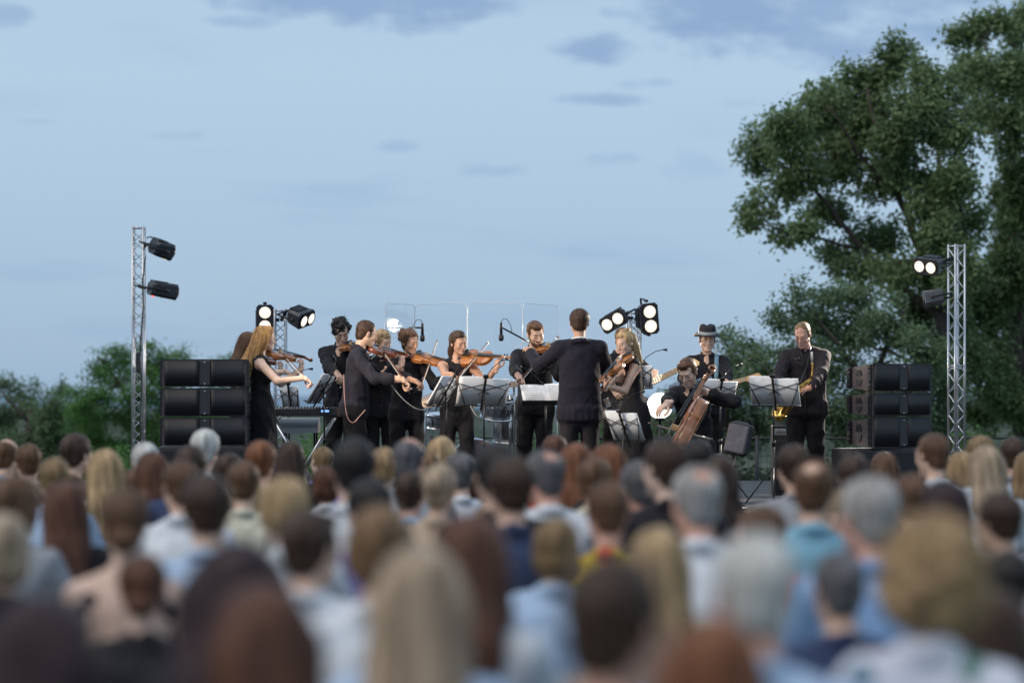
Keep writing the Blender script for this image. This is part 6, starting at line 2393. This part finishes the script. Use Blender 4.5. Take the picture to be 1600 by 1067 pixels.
M_CHAIR = mat('chair_plastic', (0.42, 0.43, 0.46), 0.5)
CH = [('seat', MB().box((0, 0.02, .435), (.42, .42, .03), bev=.012).mesh('seat', M_CHAIR), None),
      ('backrest', MB().box((0, -.215, .66), (.40, .025, .22), bev=.010).mesh('backrest', M_CHAIR), None)]
for x in (-.19, .19):
    CH.append(('leg', MB().tube([(x, .21, 0), (x, -.10, .44)], .011, 6).mesh('leg', ALU), None))
    CH.append(('leg', MB().tube([(x, -.26, 0), (x, -.17, .42), (x, -.235, .78)], .011, 6).mesh('leg', ALU), None))

# (column, row of the top of the head, width of the head in pixels, its real width, hair, hair colour, sex, outfit, top, skin, head turn, who, what sets them apart)
S, W = .168, .205
CROWD = [
    (12, 684, 42, S, 'ring', 'brown', 'm', 'tee', 'grey', SKIN_L, 0, 'bald man at the far left', 'balding man at the left edge of the far row'),
    (50, 694, 44, S, 'short', 'brown', 'm', 'tee', 'beige', SKIN_L, 0, 'brown-haired man second from the left', 'brown-haired man second from the left in the far row'),
    (118, 679, 45, S, 'short_back', 'dkbrown', 'm', 'tee', 'brown', SKIN_L, 0, 'dark-haired man below the left trees', 'man with short dark hair and bare neck left of the left truss'),
    (165, 702, 58, W, 'long', 'blond', 'f', 'tee', 'cream', SKIN_P, 0, 'blonde woman left of the truss', 'woman with blonde hair just left of the left truss'),
    (218, 692, 46, S, 'short', 'white', 'm', 'tee', 'palegrey', SKIN_L, 0, 'white-haired man at the truss foot', 'white-haired man at the foot of the left truss'),
    (240, 706, 58, W, 'long', 'chestnut', 'f', 'tee', 'black', SKIN_L, 0, 'chestnut-haired woman by the truss', 'woman with long chestnut hair right of the left truss'),
    (312, 672, 44, S, 'short_back', 'white', 'm', 'tee', 'palegrey', SKIN_L, 0, 'white head before the loudspeakers', 'white-haired man standing out against the left loudspeaker stack'),
    (297, 697, 50, S, 'short', 'dkbrown', 'm', 'tee', 'navy', SKIN_L, 0, 'dark-haired man under the white head', 'dark-haired man just below the white-haired one at the loudspeakers'),
    (352, 709, 46, S, 'short_back', 'dkbrown', 'm', 'tee', 'black', SKIN_L, 0, 'low dark head by the loudspeakers', 'dark-haired man low before the right half of the left loudspeakers'),
    (283, 719, 62, S, 'crop', 'brown', 'm', 'tee', 'white', SKIN_L, .5, 'brown-haired man in pale blue-white', 'short brown-haired man with a broad white shirt, left of centre'),
    (410, 690, 48, S, 'short_back', 'auburn', 'm', 'tee', 'beige', SKIN_R, 0, 'auburn-haired man', 'man with short auburn hair below the red-haired violinist'),
    (459, 689, 50, W, 'long', 'dkbrown', 'f', 'tee', 'black', SKIN_L, 0, 'dark long-haired woman', 'woman with long dark brown hair below the keyboard'),
    (499, 697, 38, S, 'crop', 'sandy', 'm', 'tee', 'purple', SKIN_P, .7, 'pale man in purple', 'pale man in purple turning his head left, below the curly-haired man'),
    (540, 688, 70, .178, 'short_back', 'black', 'm', 'tee', 'white', SKIN_L, 0, 'black-haired man in white', 'man with thick black hair and white shirt below the violinists'),
    (44, 745, 84, W, 'bob', 'brown', 'f', 'tee', 'grey', SKIN_L, 0, 'brown bob at the left', 'woman with a brown bob near the left edge, middle rows'),
    (111, 752, 82, W, 'long', 'chestnut', 'f', 'tee', 'black', SKIN_L, 0, 'dark chestnut-haired woman', 'woman with long dark chestnut hair, left of the bare-shouldered one'),
    (190, 763, 84, .172, 'lowbun', 'brown', 'f', 'bare', 'black', SKIN_P, 0, 'bare-shouldered woman', 'woman with hair up and bare shoulders in a black top'),
    (337, 744, 80, S, 'short_back', 'dkbrown', 'm', 'tee', 'ltblue', SKIN_L, 0, 'dark-haired man in blue', 'man with short dark hair and light blue shirt, left middle'),
    (394, 745, 60, W, 'longthin', 'dkblond', 'f', 'tank', 'lime', SKIN_L, 0, 'woman in lime green', 'woman with dark blonde hair in lime green'),
    (450, 748, 84, .185, 'shortbob', 'blond', 'f', 'tee', 'white', SKIN_P, .5, 'short blonde woman in white', 'woman with short blonde hair and white shirt, face turned left'),
    (18, 806, 112, W, 'bob', 'ash', 'f', 'tee', 'black', SKIN_L, 0, 'ash-haired woman at the left edge', 'woman with ash-brown hair cut off by the left edge'),
    (598, 700, 46, S, 'short', 'dkblond', 'm', 'tee', 'teal', SKIN_L, 0, 'dark blond man', 'man with dark blond hair below the man with rolled-up sleeves'),
    (638, 682, 52, S, 'ring', 'dkgrey', 'm', 'tee', 'grey', SKIN_R, 0, 'bald pink head', 'bald man with a pink scalp below the updo violinist'),
    (699, 682, 48, .195, 'long', 'blond', 'f', 'tee', 'red', SKIN_L, 0, 'blonde woman below the violinist', 'woman with long blonde hair below the dark-haired violinist'),
    (716, 709, 48, S, 'short_back', 'dkgrey', 'm', 'tee', 'white', SKIN_L, 0, 'grey-haired man', 'man with dark grey hair and pale collar, left of the black heads'),
    (584, 750, 76, .175, 'short_back', 'black', 'm', 'tee', 'purple', SKIN_L, 0, 'black-haired man, third row', 'man with black hair behind the thick-haired man in white'),
    (640, 738, 54, S, 'short_back', 'dkbrown', 'm', 'tee', 'ltblue', SKIN_R, 0, 'small dark head in pale blue', 'man with small dark head and pale blue shirt below the bald man'),
    (684, 724, 66, .180, 'bun', 'ash', 'f', 'tee', 'beige', SKIN_L, 0, 'ash-blonde woman, hair up', 'woman with ash-blonde hair pinned up, right of the small dark head'),
    (782, 694, 62, S, 'short_back', 'black', 'm', 'tee', 'black', SKIN_L, 0, 'black head, far row', 'black-haired man in the far row below the drum kit'),
    (785, 716, 70, .172, 'short_back', 'dkbrown', 'm', 'tee', 'navy', SKIN_L, 0, 'dark man in navy', 'man with dark hair and navy shirt in front of the black-haired one'),
    (856, 702, 62, .172, 'spot', 'dkgrey', 'm', 'tee', 'white', SKIN_R, .25, 'man with a bald spot', 'man with a bald spot in a white shirt below the conductor'),
    (893, 692, 60, W, 'long', 'auburn', 'f', 'tee', 'navy', SKIN_P, 0, 'auburn woman', 'woman with bright auburn hair right below the conductor'),
    (868, 680, 40, S, 'short', 'chestnut', 'm', 'tee', 'red', SKIN_L, 0, 'reddish head', 'reddish-brown head in the far row left of the conductor\'s legs'),
    (950, 694, 66, W, 'long', 'auburn', 'f', 'tee', 'black', SKIN_L, 0, 'copper-brown woman', 'woman with long copper-brown hair below the blonde violinist'),
    (938, 717, 58, S, 'short_back', 'brown', 'm', 'tee', 'cream', SKIN_L, 0, 'brown head between two', 'brown-haired man just behind the one in the yellow flowered shirt'),
    (944, 752, 72, S, 'crop', 'brown', 'm', 'tee', 'bright', SKIN_R, 0, 'man in the flowered shirt', 'man with cropped brown hair in a yellow and red flowered shirt'),
    (1036, 687, 62, S, 'short', 'dkbrown', 'm', 'tee', 'black', SKIN_P, .7, 'man looking left', 'dark-haired man in black looking left below the cello'),
    (772, 784, 66, W, 'longthin', 'dkblond', 'f', 'tee', 'beige', SKIN_L, 0, 'dark blonde woman, middle', 'woman with dark blonde hair behind the long chestnut-brown hair'),
    (1088, 729, 84, .178, 'spot', 'grey', 'm', 'tee', 'white', SKIN_R, .2, 'grey man with bald crown', 'grey-haired man with a pink bald crown and white shirt'),
    (1120, 712, 70, W, 'long', 'dkbrown', 'f', 'tee', 'brown', SKIN_L, 0, 'dark woman behind the grey man', 'woman with long dark hair beyond the grey man with bald crown'),
    (1098, 688, 50, S, 'short_back', 'black', 'm', 'tee', 'black', SKIN_L, 0, 'black head below the cello', 'black-haired man in the far row right of the cello'),
    (1250, 696, 52, S, 'short_back', 'dkbrown', 'm', 'tee', 'grey', SKIN_L, 0, 'dark head below the saxophonist', 'dark-haired man in the far row below the saxophone player'),
    (1266, 719, 74, .178, 'spot', 'brown', 'm', 'tee', 'teal', SKIN_L, 0, 'man in teal', 'greying brown-haired man in a teal shirt'),
    (1294, 766, 64, S, 'crop', 'sandy', 'm', 'long', 'ltblue', SKIN_P, 1.0, 'pale man in profile', 'pale short-haired man in light blue seen in profile'),
    (1356, 748, 96, .178, 'short', 'grey', 'm', 'long', 'blue', SKIN_R, .55, 'grey-haired man in blue', 'man with silver-grey hair in a blue shirt, face turned left'),
    (1448, 677, 48, S, 'crop', 'brown', 'm', 'tee', 'white', SKIN_L, .3, 'brown-haired man at the right stack', 'man with short brown hair and white collar before the right loudspeakers'),
    (1532, 682, 46, .180, 'shortbob', 'sandy', 'f', 'tee', 'white', SKIN_L, 0, 'sandy head at the right truss', 'woman with short sandy hair right of the right truss'),
    (1550, 697, 60, W, 'long', 'ash', 'f', 'tee', 'white', SKIN_L, 0, 'ash-blonde woman in white', 'woman with ash-blonde hair and white top near the right edge'),
    (1499, 705, 56, W, 'long', 'dkblond', 'f', 'tee', 'black', SKIN_L, 0, 'dark blonde below the truss', 'woman with long dark blonde hair below the right truss'),
    (1587, 685, 42, S, 'short_back', 'dkbrown', 'm', 'tee', 'grey', SKIN_L, 0, 'dark head at the right edge', 'dark-haired man in the far row at the right edge'),
    (1597, 705, 52, W, 'long', 'sandy', 'f', 'tee', 'red', SKIN_L, 0, 'woman in red', 'sandy-haired woman in red cut off by the right edge'),
    (1412, 742, 62, S, 'short', 'brown', 'm', 'tee', 'brown', SKIN_L, 0, 'brown head right of the grey man', 'brown-haired man behind the black long hair, right'),
    (1478, 750, 88, W, 'long', 'plum', 'f', 'tee', 'black', SKIN_L, 0, 'black long-haired woman, right', 'woman with long black hair on the right, middle rows'),
    (1572, 772, 70, S, 'short_back', 'dkbrown', 'm', 'tee', 'redprint', SKIN_L, 0, 'person in the red print', 'dark-haired man in a red and white print near the right edge'),
    (52, 935, 190, .215, 'longwide', 'plum', 'f', 'tee', 'black', SKIN_L, 0, 'black hair in the corner', 'nearly black hair filling the bottom left corner'),
    (222, 866, 96, .172, 'lowbun', 'chestnut', 'f', 'tank', 'black', SKIN_P, 0, 'woman with a dark low bun', 'woman with brown hair in a low bun and black top, left front'),
    (350, 850, 172, .235, 'longwide', 'plum', 'f', 'tee', 'black', SKIN_L, 0, 'aubergine hair', 'woman with very dark aubergine hair, wide and long, left front'),
    (425, 918, 186, .215, 'longfull', 'chestnut', 'f', 'tee', 'black', SKIN_L, 0, 'brown hair, bottom left of centre', 'woman with smooth brown hair at the bottom, left of the pale blonde'),
    (570, 795, 126, .200, 'shortbob', 'lbrown', 'f', 'tee', 'white', SKIN_L, 0, 'brown bob in white', 'woman with a short golden-brown bob and a white shirt'),
    (648, 855, 162, .215, 'longfull', 'ash', 'f', 'tee', 'ltblue', SKIN_L, 0, 'pale blonde woman', 'woman with long pale blonde hair in the front centre'),
    (744, 805, 132, .205, 'longfull', 'chestnut', 'f', 'tee', 'palegrey', SKIN_L, 0, 'long red-brown hair', 'woman with long red-brown hair in the front centre'),
    (960, 872, 156, .165, 'crop', 'dkbrown', 'm', 'tee', 'palegrey', SKIN_R, -.35, 'cropped dark head in front', 'man with cropped dark hair and pale grey shirt, front centre'),
    (1148, 840, 142, .178, 'short', 'white', 'm', 'long', 'ltblue', SKIN_R, .55, 'white-haired man', 'white-haired man in light blue, face turned left, front'),
    (1030, 826, 112, W, 'long', 'blond', 'f', 'tee', 'cream', SKIN_L, 0, 'blonde between two men', 'woman with blonde hair between the cropped man and white-haired man'),
    (1130, 972, 142, .176, 'longfull', 'auburn', 'f', 'tee', 'white', SKIN_L, 0, 'glossy auburn hair at the bottom', 'glossy auburn-brown hair at the bottom edge right of centre'),
    (1425, 816, 186, .235, 'perm', 'dkblond', 'f', 'tee', 'floral', SKIN_L, 0, 'curly woman in floral white', 'woman with a big curly dark blonde perm and floral white shirt'),
    (1552, 925, 168, .215, 'longfull', 'dkbrown', 'f', 'tee', 'black', SKIN_L, 0, 'dark hair in the right corner', 'long dark brown hair in the bottom right corner'),
    (1592, 862, 74, S, 'short_back', 'black', 'm', 'tee', 'green', SKIN_L, 0, 'dark head at the right edge, near', 'dark-haired man in dark green at the right edge'),
    (1308, 862, 100, S, 'crop', 'dkgrey', 'm', 'long', 'navy', SKIN_L, 0, 'man in navy', 'dark-haired man in a navy jumper below the grey-haired man in blue'),
    (82, 716, 50, S, 'short', 'sandy', 'm', 'tee', 'ltblue', SKIN_L, 0, 'sandy man left of the blonde', 'sandy-haired man in light blue between bob and dark-haired man, left'),
    (202, 732, 56, W, 'longthin', 'brown', 'f', 'tee', 'teal', SKIN_L, 0, 'brown-haired woman in teal', 'woman with brown hair in teal below the left truss'),
    (378, 722, 54, S, 'short_back', 'brown', 'm', 'tee', 'cream', SKIN_L, 0, 'brown-haired man in cream', 'brown-haired man in cream right of the left loudspeakers'),
    (512, 730, 56, W, 'bob', 'chestnut', 'f', 'tee', 'palegrey', SKIN_L, .5, 'chestnut bob', 'woman with a chestnut bob, head turned left, below the curly-haired man'),
    (662, 704, 46, S, 'short', 'lbrown', 'm', 'tee', 'white', SKIN_L, 0, 'light brown head', 'light brown-haired man between bald man and blonde woman'),
    (742, 730, 58, W, 'bun', 'dkbrown', 'f', 'tee', 'red', SKIN_L, 0, 'dark bun in red', 'woman with a dark bun in red, left of the man in navy'),
    (822, 722, 54, S, 'short', 'sandy', 'm', 'tee', 'grey', SKIN_L, 0, 'sandy man left of the bald spot', 'sandy-haired man in grey left of the man with a bald spot'),
    (908, 722, 56, W, 'longthin', 'chestnut', 'f', 'tee', 'cream', SKIN_L, 0, 'chestnut woman in cream', 'woman with chestnut hair in cream below the conductor'),
    (996, 722, 60, S, 'short_back', 'dkgrey', 'm', 'tee', 'navy', SKIN_R, 0, 'grey man below the low stand', 'dark grey-haired man in navy below the low tilted stand'),
    (1004, 770, 72, W, 'shortbob', 'blond', 'f', 'tee', 'cream', SKIN_P, 0, 'blonde bob in cream', 'woman with a short blonde bob in cream right of the flowered shirt'),
    (1196, 792, 74, S, 'short', 'brown', 'm', 'tee', 'pink', SKIN_L, .5, 'man in pink', 'brown-haired man in pink, face turned left, below the monitor'),
    (1330, 712, 52, S, 'short_back', 'dkbrown', 'm', 'tee', 'black', SKIN_L, 0, 'dark head at the right subwoofer', 'dark-haired man in black before the right subwoofer'),
    (1388, 706, 50, W, 'long', 'brown', 'f', 'tee', 'grey', SKIN_L, 0, 'brown-haired woman at the right stack', 'woman with long brown hair below the right loudspeaker stack'),
    (500, 800, 92, S, 'short', 'dkbrown', 'm', 'tee', 'white', SKIN_L, -.5, 'man in white looking right', 'dark-haired man in white looking right, left of the brown bob'),
    (862, 812, 96, W, 'bob', 'sandy', 'f', 'tee', 'ltblue', SKIN_L, 0, 'sandy bob in light blue', 'woman with a sandy bob in light blue beside the flowered shirt'),
]
# depth of each seat from the size of the head, then eased apart so that nobody shares a chair
YS = []
for c in CROWD:
    px, yt, wpx, wr = c[:4]
    Y = FPX * wr / wpx
    zt = min(max(ZC + (HY - yt) / FPX * Y, 1.12), 1.42)
    YS.append((ZC - zt) * FPX / (yt - HY))
for _ in range(200):
    for i in range(len(CROWD)):
        for j in range(i):
            dx = (CROWD[i][0] - 800) / FPX * YS[i] - (CROWD[j][0] - 800) / FPX * YS[j]
            dy = YS[i] - YS[j]
            if math.hypot(dx, dy * .85) < .44:
                p = .012 if (dy > 0 or (dy == 0 and CROWD[i][1] < CROWD[j][1])) else -.012
                YS[i] += p * (YS[i] / 9)
                YS[j] -= p * (YS[j] / 9)
    for i, c in enumerate(CROWD):
        k = FPX / (c[1] - HY)
        YS[i] = min(max(YS[i], (ZC - 1.46) * k), (ZC - 1.08) * k)
for i, (px, yt, wpx, wr, hs, hc, sex, outfit, top, sk, turn, short, what) in enumerate(CROWD):
    rr = random.Random(100 + i)
    Y = YS[i]
    zt = ZC + (HY - yt) / FPX * Y
    if abs(turn) < .1 and i % 4 in (1, 2):
        turn = .30 if i % 4 == 1 else -.30
    tq = 0.0 if abs(turn) < .1 else turn if abs(turn) == .30 else (math.copysign(.55, turn) if abs(turn) < .8 else math.copysign(1.0, turn))
    lean = 0.06
    me, rig = seat_body(sex, outfit, tq, 0.08, lean)
    s = zt / (rig.top.z + .010 - .06 / Y)
    yaw = rr.uniform(-.30, .30)
    hx = Matrix.Rotation(yaw, 4, 'Z') @ rig.head.to_4d()
    m = Matrix.Translation(((px - 800) / FPX * Y - hx.x * s, Y - hx.y * s, 0)) @ Matrix.Rotation(yaw, 4, 'Z') @ Matrix.Scale(s, 4)
    m = Matrix.Translation(m.translation) @ Matrix.Rotation(rr.uniform(-.035, .035), 4, 'Y') @ Matrix.Translation(-m.translation) @ m
    o = put('person', me, None, m)
    own_mats(o, [sk, TP[top], TP['navy'] if i % 3 else TP['black'], M_SHOE, M_LIP, M_EYE, M_DARK, HC[hc], TP[top]])
    tag(o, what, 'person', 'seated audience')
    hk = (0.97 if sex == 'm' else 0.95) * (0.5 + 0.5 * rig.k)
    ho = put('hair', hair_data(hs, 3 + i % 2, 0.0085), o, rig.headm() @ Matrix.Scale(hk, 4))
    own_mats(ho, [HC[hc]])
    c = empty('folding_chair', m, 'pale folding chair under the %s' % short, 'chair', 'audience chairs')
    for nm, cm, _ in CH:
        put(nm, cm, c)
